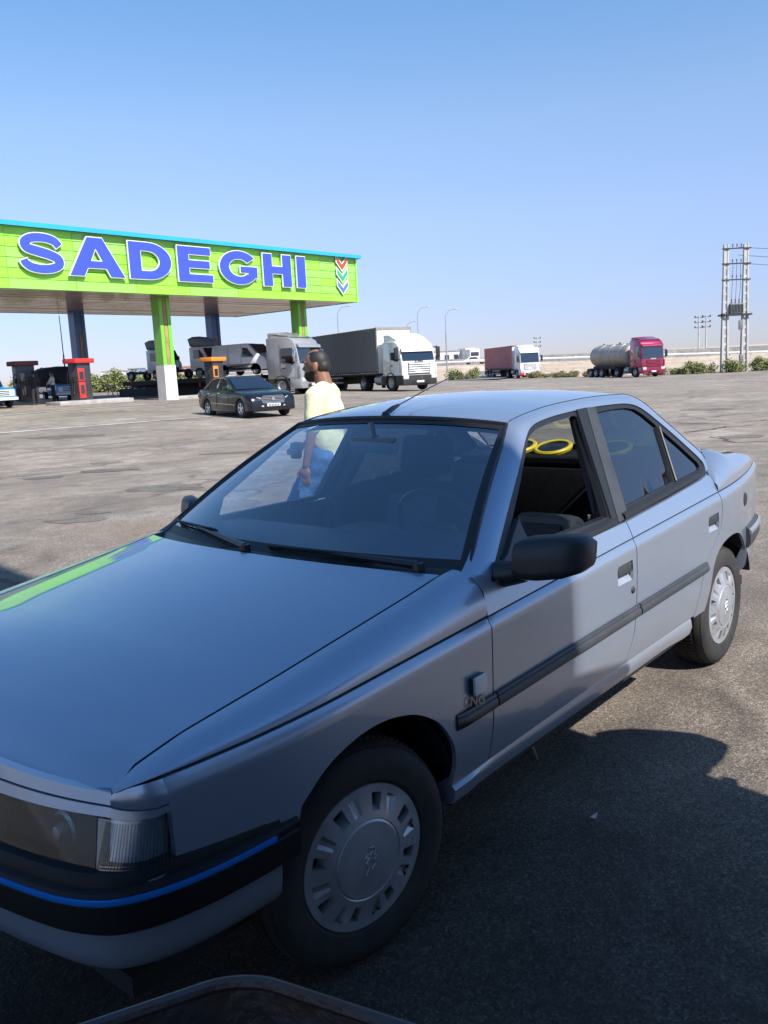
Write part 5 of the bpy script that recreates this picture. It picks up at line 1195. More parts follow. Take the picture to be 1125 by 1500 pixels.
# ---- black executive saloon
def black_saloon():
    e0, n0 = -4.62, 31.0
    root = empty('black_saloon', SP(e0-.1, n0-.9), heading(.56, -.83), 'glossy black saloon car with alloy wheels driving past the fuel station', 'car')
    # local frame: front axle at x=0; near side = right side (y = -.76)
    off = Vector((0, .76, 0)); base = empty; P = mat('black_car_paint', (.008, .009, .012), .25, 0, .4, var=.2, vscale=2, coat=.35)
    def T(q, nm, mt, par=root, **k):
        o = q.build(nm, mt, par, **k)
        if par is root: o.location = off
        return o
    arch = lambda cx, r=.36: [(cx+r*cos(t), .32+r*sin(t)) for t in [pi*k/12 for k in range(13)]]
    low = [(-3.72, .36), (-3.80, .62), (-3.76, .92), (-3.66, 1.0), (-3.2, 1.03), (-2.4, 1.02), (-1.0, .98), (-.35, .93), (.25, .86), (.62, .77), (.76, .66), (.80, .50), (.78, .24), (.42, .22)]
    body = low+arch(0)[0:]+[(-.40, .22), (-2.45, .22)]+arch(-2.874)+[(-3.25, .24)]
    # arches run from front to back so the outline stays simple
    body = low+[(.37, .26)]+[(x, z) for x, z in arch(0)]+[(-.37, .22), (-2.50, .22)]+[(x, z) for x, z in arch(-2.874)]+[(-3.26, .26)]
    q = MB(); q.solid(body, .93, ((-1, .05), (-.985, .012), (-.95, 0), (-.80, -.01), (0, -.015), (.80, -.01), (.95, 0), (.985, .012), (1, .05)), wf=lambda x, z: (1-.05*max(0, (z-.55)/.45)**2)*(1-.10*max(0, (x-.25)/.55)**2)*(1-.07*max(0, (-3.2-x)/.6)**2)); T(q, 'body', P, ang=40)
    cab = [(-.52, .95), (-1.32, 1.36), (-1.65, 1.445), (-2.1, 1.465), (-2.6, 1.43), (-3.0, 1.30), (-3.42, 1.03), (-3.3, .98), (-.6, .92)]
    wf = lambda x, z: .97-.24*max(0, (z-.95)/.5)
    q = MB(); q.solid(cab, .90, ((-1, .02), (-.97, 0), (0, -.02), (.97, 0), (1, .02)), wf=wf); T(q, 'cabin', P, ang=40)
    yy = lambda z: .90*(.97-.24*max(0, (z-.95)/.5))+.004
    for s in (-1, 1):
        for nm, G in (('front_window', [(-.88, .99), (-1.36, 1.325), (-1.70, 1.395), (-1.86, 1.40), (-1.90, 1.0)]), ('rear_window', [(-1.97, 1.0), (-1.93, 1.40), (-2.35, 1.395), (-2.62, 1.355), (-2.78, 1.02)]), ('quarter_window', [(-2.85, 1.03), (-2.70, 1.335), (-2.92, 1.25), (-3.14, 1.06)])):
            q = MB(); panel(q, G, lambda x, z: (x, s*(yy(z)+.004), z), step=.2); T(q, nm, M['glassdark'])
        q = MB(); q.tube([(-.84, s*yy(.98), .985), (-1.35, s*(yy(1.33)+.004), 1.345), (-1.70, s*(yy(1.4)+.004), 1.415), (-2.3, s*(yy(1.4)+.004), 1.415), (-2.66, s*(yy(1.37)+.004), 1.37), (-3.18, s*yy(1.05), 1.055)], .010, 5); T(q, 'window_trim', M['chrome'])
        q = MB(); q.rbox(-1.02, -.86, min(s*.92, s*1.08), max(s*.92, s*1.08), .98, 1.11, .04, 2); T(q, 'door_mirror', P)
        for x in (-1.70, -2.62):
            q = MB(); q.rbox(x-.1, x+.1, min(s*.91, s*.945), max(s*.91, s*.945), .86, .89, .01, 1); T(q, 'door_handle', M['chrome'])
        for x0, x1 in ((-.90, -.93), (-1.93, -1.95), (-2.80, -2.95)):
            q = MB(); q.tube([(x0, s*.925, .94), (x1, s*.937, .60), (x1, s*.925, .30)], .006, 4); T(q, 'shut_line', M['seal'])
        q = MB(); q.tube([(-.38, s*.928, .46), (-1.5, s*.937, .50), (-2.5, s*.933, .53)], .014, 5); T(q, 'side_crease_trim', M['chrome'])
        q = MB(); q.solid([(.28, .76), (.52, .765), (.66, .70), (.74, .60), (.66, .57), (.40, .66)], .02, T=Matrix.Translation((0, s*.76, 0)) @ Matrix.Rotation(-s*.45, 4, 'Z') @ Matrix.Translation((-.05, 0, 0)))
        q = MB(); q.add([(.775, s*.50, .60), (.735, s*.66, .60), (.60, s*.815, .635), (.38, s*.905, .73), (.46, s*.885, .77), (.62, s*.76, .745), (.74, s*.60, .705), (.785, s*.47, .68)], [tuple(range(8))]); T(q, 'headlight', M['lens'], smooth=False)
        q = MB(); q.add([(.80, s*.38, .36), (.79, s*.62, .36), (.72, s*.80, .38), (.72, s*.80, .43), (.80, s*.60, .43), (.81, s*.38, .41)], [tuple(range(6))]); T(q, 'fog_lamp', M['lens'], smooth=False)
        q = MB(); q.rbox(-3.83, -3.60, min(s*.60, s*.88), max(s*.60, s*.88), .72, .90, .03, 2); T(q, 'tail_lamp', M['redl'])
        vwheel(root, 0, .76+s*.80, .325, .22, mat('alloy_rim', (.75, .76, .78), .35, .3, var=.1), s, 5); vwheel(root, -2.874, .76+s*.80, .325, .24, MATS['alloy_rim'], s, 5)
    q = MB(); q.loft([[(-.58+.0*abs(k), .74*k, .965) for k in (-1, -.5, 0, .5, 1)], [(-.98, .70*k, 1.19+.02*(1-k*k)) for k in (-1, -.5, 0, .5, 1)], [(-1.38, .63*k, 1.385+.03*(1-k*k)) for k in (-1, -.5, 0, .5, 1)]]); 
    q.v = [(x+.02, y, z+.03) for x, y, z in q.v]; T(q, 'windscreen', M['glassdark'])
    q = MB(); q.add([(.795, -.40, .50), (.795, .40, .50), (.775, .44, .66), (.745, .36, .73), (.745, -.36, .73), (.775, -.44, .66)], [tuple(range(6))]); gr = T(q, 'grille', M['darksteel'], smooth=False)
    q = MB()
    for k in range(4): z = .53+k*.05; q.box(.79-k*.008, .812-k*.008, -.40, .40, z, z+.018)
    q.tube([(.805, -.40, .50), (.805, .40, .50), (.79, .45, .66), (.755, .37, .735), (.755, -.37, .735), (.79, -.45, .66), (.805, -.40, .50)], .014, 5); q.build('grille_bar', M['chrome'], gr)
    q = MB(); q.lathe([(0, .815), (.055, .812), (.06, .80)], 16, 'x', (0, 0, .62)); q.build('badge', M['chrome'], gr)
    q = MB(); q.rbox(.80, .825, -.26, .26, .37, .47, .01, 1); pl_ = T(q, 'number_plate', M['plate']); q = MB()
    for k in range(7): q.box(.826, .828, -.20+k*.058, -.165+k*.058, .39, .45)
    q.build('plate_lettering', M['seal'], pl_, smooth=False)
    q = MB(); q.add([(.785, -.55, .26), (.785, .55, .26), (.80, .50, .34), (.80, -.50, .34)], [(0, 1, 2, 3)]); T(q, 'air_intake', M['dark'], smooth=False)
    q = MB(); q.box(-3.2, .5, -.80, .80, .20, .45); T(q, 'underbody', M['dark'])
black_saloon()

# ---- cab-over lorries
def lorry(name, loc, rz, label, cab, cabh=3.75, roofm=None, detail=True, style='a', word=None, near=-1):
    """origin under the near-side front wheel; x forward. near=-1: near side is the vehicle's right"""
    root = empty(name, loc, rz, label, 'lorry')
    off = Vector((0, 1.02*(-near), 0))
    def T(q, nm, mt, par=root, **k):
        o = q.build(nm, mt, par, **k)
        if par is root: o.location = off
        return o
    zt_ = cabh-.55 if style == 'a' else cabh-.35
    prof = [(-1.0, .95), (-1.0, zt_), (-.6, zt_+.10), (.6, zt_+.06), (1.05, zt_-.18), (1.22, zt_-.55), (1.42, 1.75), (1.44, 1.1), (1.42, .95)]
    q = MB(); q.solid(prof, 1.24, ((-1, .07), (-.98, .02), (-.93, 0), (0, -.02), (.93, 0), (.98, .02), (1, .07)), wf=lambda x, z: 1-.03*max(0, (x-.8)/.6)**2); cb = T(q, 'cab', cab, ang=40)
    # roof deflector
    rp = [(-1.0, zt_-.02), (-1.0, cabh), (-.2, cabh), (.55, cabh-.28), (.80, zt_+.03), (.6, zt_)]
    q = MB(); q.solid(rp, 1.10, ((-1, .10), (-.9, .01), (0, -.03), (.9, .01), (1, .10))); T(q, 'roof_deflector', roofm or cab, ang=40)
    q = MB(); q.loft([[(x+.035-.03*abs(k)**2, 1.13*k, z) for k in (-1, -.8, -.4, 0, .4, .8, 1)] for x, z in [(1.44-.2*(zz-1.75)/(zt_-2.30), zz) for zz in (1.84, 2.1, 2.4, zt_-.60)]]); T(q, 'windscreen', M['glassdark'])
    q = MB(); q.solid([(1.12, zt_-.36), (1.38, zt_-.46), (1.42, zt_-.62), (1.24, zt_-.55)], 1.16); T(q, 'sun_visor', roofm or cab)
    # grille
    q = MB(); q.solid([(1.40, 1.0), (1.455, 1.0), (1.45, 1.72), (1.40, 1.72)], .78); gr = T(q, 'grille', M['darksteel'] if style == 'a' else M['darksteel'])
    for k in range(5):
        q = MB(); z = 1.06+k*.135; q.rbox(1.43, 1.49, -.74, .74, z, z+.085, .02, 1); q.build('grille_bar', cab, gr)
    if word:
        me = text_mesh(word, .17, .006, .002); o = mesh_obj('lettering', me, M['darksteel'] if style != 'm' else M['white'], root)
        o.matrix_local = Matrix.Translation(off+Vector((1.462, 0, 1.79))) @ Matrix.Rotation(pi/2, 4, 'Z') @ Matrix.Rotation(pi/2, 4, 'X')
    q = MB(); q.solid([(.62, .98), (.60, .42), (.72, .34), (1.50, .34), (1.56, .50), (1.54, .95)], 1.24, ((-1, .10), (-.96, .01), (0, -.01), (.96, .01), (1, .10))); T(q, 'bumper', M['darksteel'] if style == 'a' else cab, ang=40)
    q = MB(); q.box(1.50, 1.57, -.60, .60, .42, .60); T(q, 'air_intake', M['dark'])
    q = MB(); q.rbox(1.56, 1.585, -.26, .26, .50, .62, .01, 1); T(q, 'number_plate', M['plate'])
    for s in (-1, 1):
        q = MB(); q.rbox(1.36, 1.57, min(s*.80, s*1.20), max(s*.80, s*1.20), .72, .98, .05, 2); T(q, 'headlight', M['lens'])
        q = MB(); q.rbox(1.30, 1.50, min(s*1.17, s*1.245), max(s*1.17, s*1.245), 1.05, 1.70, .03, 2); T(q, 'corner_deflector', cab)
        G = [(.10, 1.95), (.10, zt_-.62), (.95, zt_-.62), (1.16, 1.90), (.95, 1.80)]
        q = MB(); panel(q, G, lambda x, z: (x, s*1.252, z), step=.4); T(q, 'side_window', M['glassdark'])
        q = MB(); q.tube([(.02, s*1.247, zt_-.4), (.02, s*1.247, 1.1)], .008, 4); q.tube([(1.2, s*1.247, 1.8), (1.2, s*1.247, 1.1)], .008, 4); T(q, 'door_seam', M['seal'])
        q = MB(); q.rbox(.12, .34, min(s*1.24, s*1.27), max(s*1.24, s*1.27), 1.55, 1.61, .01, 1); T(q, 'door_handle', M['blackp'])
        q = MB(); q.rbox(1.22, 1.38, min(s*1.38, s*1.62), max(s*1.38, s*1.62), 1.95, 2.65, .05, 2); q.tube([(1.20, s*1.2, 2.62), (1.28, s*1.45, 2.68)], .025, 5); q.tube([(1.25, s*1.2, 1.95), (1.28, s*1.45, 1.92)], .025, 5); T(q, 'mirror', M['blackp'] if style != 's' else M['chrome'])
        # wheel arch and steps
        rows = [[(.60*cos(t), s*yy, .52+.60*sin(t)) for t in [pi*k/14 for k in range(15)]] for yy in (1.255, .80)]
        q = MB(); q.loft(rows); q.tube([(.61*cos(t), s*1.25, .52+.61*sin(t)) for t in [pi*k/14 for k in range(15)]], .03, 5); T(q, 'wheel_arch', M['darksteel'])
        q = MB(); q.box(-.95, -.58, min(s*.9, s*1.22), max(s*.9, s*1.22), .45, .95); T(q, 'step_box', M['darksteel'])
        vwheel(root, 0, off.y+s*1.06, .52, .32, M['steel'], s)
        vwheel(root, -3.75, off.y+s*.98, .52, .56, M['steel'], s)
        q = MB(); rows = [[(-3.75+.62*cos(t), s*yy, .52+.62*sin(t)) for t in [pi*k/12 for k in range(13)]] for yy in (1.24, .68)]; q.loft(rows); T(q, 'mudguard', M['blackp'])
        q = MB(); q.lathe([(0, -.45), (.30, -.45), (.34, -.40), (.34, .40), (.30, .45), (0, .45)], 18, 'x', (-1.75, s*.92, .72)); q.tube([(-1.5, s*.92, .40), (-1.5, s*1.27, .70), (-1.5, s*.92, 1.06)], .02, 4); T(q, 'fuel_tank', M['steel'])
    q = MB(); q.box(-4.6, .4, -.45, -.33, .75, 1.0); q.box(-4.6, .4, .33, .45, .75, 1.0); q.box(-.9, .5, -1.1, 1.1, .75, .96); q.box(-4.0, -3.4, -.6, .6, .98, 1.12); T(q, 'chassis', M['darksteel'])
    return root, T, off
def bogie(root, T, off, xs, r=.52):
    for x in xs:
        for s in (-1, 1): vwheel(root, x, off.y+s*1.03, r, .38, M['steel'], s)
def curtain_trailer(root, T, off, cur, front, x1=-1.25, L=13.4, z0=1.15, z1=4.0, head=None):
    x0 = x1-L; hw = 1.27
    q = MB(); q.box(x1-.08, x1, -hw, hw, z0, z1-.02); T(q, 'front_bulkhead', front)
    q = MB(); q.rbox(x1-.26, x1+.02, -hw-.01, hw+.01, z1-.16, z1+.05, .02, 1); q.rbox(x0, x1-.27, -hw-.005, hw+.005, z1-.10, z1+.03, .02, 1); T(q, 'roof_rail', head or cur)
    for s in (-1, 1):
        rows = []; N = 90
        for k in range(N+1):
            x = x0+(x1-.09-x0)*k/N; b = .012*sin(k*1.9)+.010*sin(k*.45)
            rows.append([(x, s*(hw-.01+b*.2), z1-.10), (x, s*(hw+b*.5), z1-1.2), (x, s*(hw+b), z0+.25), (x, s*(hw+b), z0+.02)])
        q = MB(); q.loft(rows); cu = T(q, 'side_curtain', cur, ang=60)
        q = MB()
        for k in range(40):
            x = x0+.2+k*(L-.4)/39; q.box(x-.03, x+.03, min(s*(hw+.015), s*(hw+.03)), max(s*(hw+.015), s*(hw+.03)), z0-.14, z0+.16)
        q.build('curtain_strap', M['darksteel'], cu, smooth=False, kind='stuff')
        q = MB(); q.box(x1-.10, x1+.01, min(s*(hw-.05), s*(hw+.03)), max(s*(hw-.05), s*(hw+.03)), z0, z1-.16); T(q, 'corner_post', head or M['steel'])
        q = MB(); q.tube([(x1-5.2, s*hw, .95), (x0+3.9, s*hw, .95)], .05, 5); q.tube([(x1-5.2, s*hw, .62), (x0+3.9, s*hw, .62)], .05, 5); T(q, 'side_guard', M['steel'])
        q = MB(); q.box(x1-3.15, x1-2.95, s*.75-.1, s*.75+.1, .15, 1.0); T(q, 'landing_leg', M['darksteel'])
    q = MB(); q.box(x0, x1, -hw+.02, hw-.02, z0-.10, z0); q.box(x0, x1-1, -.5, -.36, .80, z0-.1); q.box(x0, x1-1, .36, .5, .80, z0-.1); q.box(x1-7.4, x1-6.1, -1.2, 1.2, .48, .92); T(q, 'trailer_frame', M['darksteel'])
    q = MB(); q.box(x0-.04, x0, -hw, hw, .45, 1.0); q.box(x0-.03, x0+.02, -hw, hw, z0, z1); T(q, 'rear_doors', cur)
    bogie(root, T, off, (x0+3.4, x0+2.1, x0+.8) if L > 8 else (x0+1.2,))
GREYC = mat('grey_trailer_curtain', (.125, .128, .135), .6, col2=(.155, .157, .162), vscale=.35, bump=.1, bscale=3)
root, T, off = lorry('articulated_lorry', SP(1.02, 54.0, -.0), heading(.47, -.88), 'white lorry with a long dark grey curtain trailer parked beyond the walking man', vpaint('white_cab_paint', (.78, .78, .77), 0, .35), 3.55, word='SCANIA')
curtain_trailer(root, T, off, GREYC, M['white'], x1=-1.55, head=mat('dusty_roof_rail', (.27, .25, .22), .7, var=.25))
q = MB(); q.solid([(-1.75, 1.5), (-1.75, 2.9), (-1.9, 3.0), (-1.62, 3.0), (-1.62, 1.5)], .1, T=Matrix.Translation((0, -1.0, 0))); T(q, 'exhaust_stack', M['darksteel'])
REDC = mat('faded_red_curtain', (.30, .095, .095), .7, col2=(.36, .13, .13), vscale=.5)
root, T, off = lorry('articulated_lorry', SP(17.2, 105.0), heading(.15, -.99), 'white lorry with a faded red curtain trailer parked at the far edge of the lot', vpaint('white_cab_paint', (.78, .78, .77)), 3.95, style='b')
curtain_trailer(root, T, off, REDC, M['white'], x1=-1.5, L=12.5, z1=3.95)
for s in (-1, 1):
    q = MB(); q.solid([(1.30, .34), (1.60, .34), (1.62, .60), (1.40, .80)], .22, T=Matrix.Translation((0, s*1.02, 0))); T(q, 'red_bumper_corner', REDP)
MAROON = vpaint('maroon_cab_paint', (.30, .012, .06), .3, .3)
root, T, off = lorry('tanker_lorry', SP(26.2, 87.0), heading(.22, -.975), 'maroon lorry pulling a long polished steel tank parked on the far right', MAROON, 4.0, style='m', word='SCANIA')
q = MB(); q.lathe([(0, -10.4), (.6, -10.36), (1.0, -10.2), (1.12, -10.0), (1.16, -8), (1.16, -2.4), (1.10, -2.2), (.9, -2.08), (0, -2.0)], 36, 'x', (0, 0, 2.30)); T(q, 'tank', mat('polished_tank_steel', (.40, .36, .31), .5, .3, col2=(.30, .265, .22), vscale=.9))
for x in (-3.6, -5.8, -8.0):
    q = MB(); q.lathe([(1.165, -.05), (1.185, -.04), (1.185, .04), (1.165, .05)], 36, 'x', (x, 0, 2.30)); T(q, 'tank_band', M['steel'])
q = MB(); q.box(-9.6, -2.6, -.25, .25, 3.44, 3.48); q.lathe([(0, .22), (.25, .22), (.28, 0)], 14, 'z', (-5, 0, 3.44)); q.lathe([(0, .22), (.25, .22), (.28, 0)], 14, 'z', (-8.5, 0, 3.44)); T(q, 'tank_walkway', M['steel'])
q = MB(); q.box(-10.4, -2.4, -.5, .5, .9, 1.25); q.box(-10.5, -10.3, -1.2, 1.2, .5, 1.0); T(q, 'trailer_frame', M['darksteel'])
bogie(root, T, off, (-7.2, -8.5, -9.8))
q = MB(); q.box(-10.7, -10.5, -1.2, 1.2, .4, .75); T(q, 'rear_bumper', REDP)

# ---- car transporter with silver cab
SILV = vpaint('silver_cab_paint', (.42, .43, .44), .45, .38)
root, T, off = lorry('car_transporter', SP(-5.75, 52.8), heading(.86, -.51), 'silver grey lorry cab pulling a low car transporter under the canopy', SILV, 3.75, style='s')
q = MB()
for s in (-1, 1):
    q.box(-13.6, -1.7, min(s*.55, s*1.22), max(s*.55, s*1.22), 1.18, 1.27); q.box(-13.6, -1.7, min(s*1.17, s*1.27), max(s*1.17, s*1.27), .98, 1.18)
q.box(-13.6, -1.7, -.4, .4, .80, 1.15); T(q, 'transporter_deck', M['darksteel'])
for x in (-3.4, -6.6, -9.8, -12.8):
    for s in (-1, 1):
        q = MB(); q.box(x-.06, x+.06, s*1.22-.04, s*1.22+.04, .7, 1.35); T(q, 'deck_post', REDP)
q = MB(); q.rbox(-7.0, -4.2, -1.29, -1.25, 1.32, 1.44, .01, 1); T(q, 'ramp_board', M['beige'])
bogie(root, T, off, (-9.6, -10.9, -12.2), .42)
TRROOT, TROFF = root, off
tz = heading(.86, -.51); tloc = Vector(root.location)
def on_transporter(x, dz=1.28): 
    c, s = cos(tz), sin(tz); return (tloc.x+c*x-s*off.y, tloc.y+s*x+c*off.y, tloc.z+dz)
VANW = vpaint('van_white_paint', (.80, .82, .84), 0, .35)
def panel_van(loc, rz, label):
    root = empty('panel_van', loc, rz, label, 'van')
    arch = lambda cx, r=.36: [(cx+r*cos(t), .30+r*sin(t)) for t in [pi*k/10 for k in range(11)]]
    P = [(-3.55, .35), (-3.60, 1.0), (-3.52, 1.85), (-3.35, 1.96), (-1.0, 1.97), (-.55, 1.90), (.15, 1.28), (.72, 1.05), (.88, .85), (.90, .35), (.37, .28)]+arch(0)+[(-.37, .25), (-2.2, .25)]+arch(-2.6)+[(-2.98, .3)]
    q = MB(); q.solid(P, .86, ((-1, .05), (-.98, .01), (-.92, 0), (0, -.02), (.92, 0), (.98, .01), (1, .05)), wf=lambda x, z: 1-.10*max(0, (z-1.05)/.9)); q.build('body', VANW, root, ang=40)
    yw = lambda z: .86*(1-.10*max(0, (z-1.05)/.9))+.006
    for s in (-1, 1):
        q = MB(); panel(q, [(-.15, 1.12), (-.62, 1.68), (-1.05, 1.72), (-1.08, 1.12)], lambda x, z: (x, s*yw(z), z), step=.3); q.build('side_window', M['glassdark'], root)
        q = MB(); q.tube([(-1.15, s*(yw(1.85)), 1.85), (-1.15, s*yw(.4), .4)], .01, 4); q.tube([(-2.2, s*yw(1.8), 1.8), (-2.2, s*yw(.7), .7)], .01, 4); q.build('door_seam', M['seal'], root)
        q = MB(); q.rbox(-.30, -.18, min(s*.88, s*1.02), max(s*.88, s*1.02), 1.12, 1.32, .03, 1); q.build('door_mirror', M['blackp'], root)
        q = MB(); q.solid([(.40, .95), (.80, .92), (.86, .74), (.72, .70)], .07, T=Matrix.Translation((0, s*.74, 0))); q.build('headlight', M['lens'], root)
        for x in (0, -2.6): vwheel(root, x, s*.76, .31, .2, M['steel'], s)
    q = MB(); q.loft([[(x, .72*k, z) for k in (-1, 0, 1)] for x, z in ((.16, 1.33), (-.50, 1.90))]); q.v = [(x+.02, y, z+.02) for x, y, z in q.v]; q.build('windscreen', M['glassdark'], root)
    q = MB(); q.box(.88, .93, -.5, .5, .45, .62); q.build('grille', M['blackp'], root)
panel_van(on_transporter(-2.2, 1.30), tz, 'white panel van standing on the transporter deck right behind the silver cab')
def light_truck(loc, rz, label):
    root = empty('light_truck', loc, rz, label, 'light truck', 'light trucks carried on the transporter')
    q = MB(); q.solid([(-.75, .5), (-.75, 1.95), (-.5, 2.02), (.35, 1.98), (.72, 1.25), (.85, 1.1), (.88, .45), (.36, .42), (.25, .62), (-.25, .62), (-.36, .45)], .85, ((-1, .05), (-.97, .01), (0, -.02), (.97, .01), (1, .05))); q.build('cab', VANW, root, ang=40)
    q = MB(); q.solid([(-.8, 2.02), (-.95, 2.55), (-.5, 2.68), (.15, 2.50), (.42, 2.10), (.3, 2.02)], .80, ((-1, .14), (-.85, .02), (0, -.02), (.85, .02), (1, .14))); q.build('roof_deflector', mat('grey_deflector', (.26, .29, .31), .5, var=.12), root, ang=50)
    q = MB(); q.loft([[(x, .76*k, z) for k in (-1, 0, 1)] for x, z in ((.76, 1.28), (.42, 1.90))]); q.v = [(x+.015, y, z+.01) for x, y, z in q.v]; q.build('windscreen', M['glassdark'], root)
    for s in (-1, 1):
        q = MB(); panel(q, [(-.40, 1.25), (-.40, 1.80), (.20, 1.80), (.52, 1.25)], lambda x, z: (x, s*.862, z), step=.3); q.build('side_window', M['glassdark'], root)
        q = MB(); q.rbox(.80, .90, min(s*.55, s*.82), max(s*.55, s*.82), .78, .98, .03, 1); q.build('headlight', M['lens'], root)
        q = MB(); q.rbox(.42, .52, min(s*.9, s*1.05), max(s*.9, s*1.05), 1.25, 1.55, .03, 1); q.build('mirror', M['blackp'], root)
        for x in (0, -2.4): vwheel(root, x, s*.74, .34, .22, M['steel'], s)
    q = MB(); q.box(.87, .91, -.5, .5, .55, .8); q.build('grille', M['blackp'], root)
    q = MB(); q.box(-3.3, -.7, -.35, .35, .45, .62); q.build('chassis', M['darksteel'], root)
light_truck(on_transporter(-6.9, 1.28), tz, 'white light truck with grey roof deflector tucked behind the panel van')
light_truck(on_transporter(-10.8, 1.28), tz, 'white light truck with grey roof deflector standing alone at the transporter rear')

# ---- blue pickups at the pumps
PBL = vpaint('sky_blue_pickup_paint', (.03, .26, .60), .1, .35)
def pickup(e, n, hd, label, load=None):
    root = empty('pickup_truck', SP(e, n), heading(*hd), label, 'pickup truck', 'blue pickup trucks at the pumps')
    arch = lambda cx, r=.38: [(cx+r*cos(t), .34+r*sin(t)) for t in [pi*k/10 for k in range(11)]]
    P = [(-1.6, .45), (-1.6, .98), (-.55, 1.0), (.55, .95), (.72, .85), (.74, .42), (.40, .36)]+arch(0)+[(-.4, .32)]
    q = MB(); q.solid(P, .82, ((-1, .05), (-.97, .01), (0, -.02), (.97, .01), (1, .05))); q.build('body', PBL, root, ang=40)
    q = MB(); q.solid([(-1.6, .95), (-1.55, 1.50), (-1.4, 1.58), (-.85, 1.58), (-.45, .97)], .78, ((-1, .06), (-.95, .01), (0, -.01), (.95, .01), (1, .06)), wf=lambda x, z: 1-.10*max(0, (z-1)/.6)); q.build('cab', PBL, root, ang=40)
    q = MB(); q.solid([(-1.57, 1.55), (-1.5, 1.64), (-.9, 1.64), (-.78, 1.53)], .74, ((-1, .03), (-.95, 0), (.95, 0), (1, .03))); q.build('roof', M['white'], root)
    q = MB(); q.loft([[(x, .68*k, z) for k in (-1, 0, 1)] for x, z in ((-.46, 1.03), (-.82, 1.51))]); q.v = [(x+.025, y, z+.01) for x, y, z in q.v]; q.build('windscreen', M['glassdark'], root)
    for s in (-1, 1):
        q = MB(); panel(q, [(-1.45, 1.05), (-1.42, 1.48), (-.92, 1.48), (-.62, 1.05)], lambda x, z: (x, s*(.78*(1-.10*(z-1)/.6)+.01), z), step=.3); q.build('side_window', M['glassdark'], root)
        q = MB(); q.lathe([(0, .03), (.07, .025), (.085, 0)], 14, 'x', (.745, s*.60, .72)); q.build('headlight', M['lens'], root)
        for x in (0, -2.6): vwheel(root, x, s*.72, .34, .2, M['steel'], s)
        q = MB(); q.box(-4.1, -1.7, min(s*.80, s*.84), max(s*.80, s*.84), .62, 1.12); q.build('bed_side', PBL, root)
    q = MB(); q.rbox(.74, .77, -.72, .72, .56, .86, .02, 1); gr = q.build('grille', M['white'], root)
    q = MB()
    for k in range(3): q.box(.771, .775, -.48, .48, .60+k*.085, .645+k*.085)
    q.build('grille_slot', M['seal'], gr, smooth=False)
    q = MB(); q.rbox(.70, .86, -.84, .84, .36, .50, .03, 2); q.build('bumper', M['white'], root)
    q = MB(); q.box(-4.1, -1.7, -.8, .8, .58, .66); q.box(-4.14, -4.1, -.8, .8, .6, 1.1); q.box(-1.72, -1.68, -.8, .8, .6, 1.12); q.build('load_bed', PBL, root)
    q = MB(); q.box(-4.0, .5, -.4, .4, .30, .5); q.build('chassis', M['darksteel'], root); return root
pickup(-18.55, 41.6, (.72, -.69), 'blue pickup truck with white roof and grille cut by the left photo edge')
pk = pickup(-18.3, 51.0, (.55, -.83), 'blue pickup truck in the canopy shade behind the tarpaulin load')
rg = random.Random(5)
root = empty('tarpaulin_load', SP(-19.3, 52.3, 1.0), heading(1, 0), 'big dark tarpaulin covered load heaped on the shaded pickup', 'load')
q = MB(); rows = []
for j in range(9):
    t = j/8; row = []
    for k in range(20):
        a = 2*pi*k/20; r = cos(t*pi/2)**.45; row.append((1.75*r*cos(a)*(1+.07*rg.random()), 1.0*r*sin(a)*(1+.08*rg.random()), -.15+1.15*sin(t*pi/2)*(1+.05*rg.random())))
    rows.append(row)
q.loft(rows, closeu=True); q.build('cover', mat('dark_tarpaulin', (.03, .033, .032), .7, var=.4, vscale=2, bump=.5, bscale=3), root, ang=80)
q = MB()
for x in (-.9, 0, .9): q.tube([(x, 1.02*cos(t), -.1+1.12*sin(t)) for t in [pi*k/10 for k in range(11)]], .02, 4)
q.build('rope', M['beige'], root)
# far traffic
root = empty('white_car', (*site(18.6, 163), zr(18)+.05), heading(1, 0), 'small white car on the raised road left of the red trailer', 'car')
q = MB(); q.solid([(-2.1, .35), (-2.15, .85), (-1.6, .95), (-1.1, 1.4), (.2, 1.42), (.8, .95), (1.8, .8), (1.9, .35)], .85, ((-1, .05), (-.95, 0), (.95, 0), (1, .05))); q.build('body', M['white'], root)
q = MB(); q.solid([(-1.35, .98), (-1.0, 1.33), (.15, 1.35), (.6, .98)], .86); q.build('windows', M['glassdark'], root)
for x in (-1.3, 1.3):
    q = MB(); q.lathe([(0, -.9), (.33, -.88), (.33, .88), (0, .9)], 14, 'y', (x, 0, .33)); q.build('wheel', M['rubber'], root)
root = empty('far_lorry', SP(22.3, 200), heading(.3, -1), 'tiny white lorry with a red lower body parked on the far rise', 'lorry')
q = MB(); q.rbox(-1.2, 1.2, -1.2, 1.2, .9, 3.6, .1); q.build('cab', M['white'], root)
q = MB(); q.rbox(-1.1, 1.35, -1.25, 1.25, .4, 1.1, .05); q.build('bumper', REDP, root)
q = MB(); q.box(1.2, 1.23, -1.0, 1.0, 2.0, 2.9); q.build('windscreen', M['glassdark'], root)
q = MB(); q.box(-6, -1.3, -1.2, 1.2, 1.1, 3.9); q.build('box_body', M['white'], root)

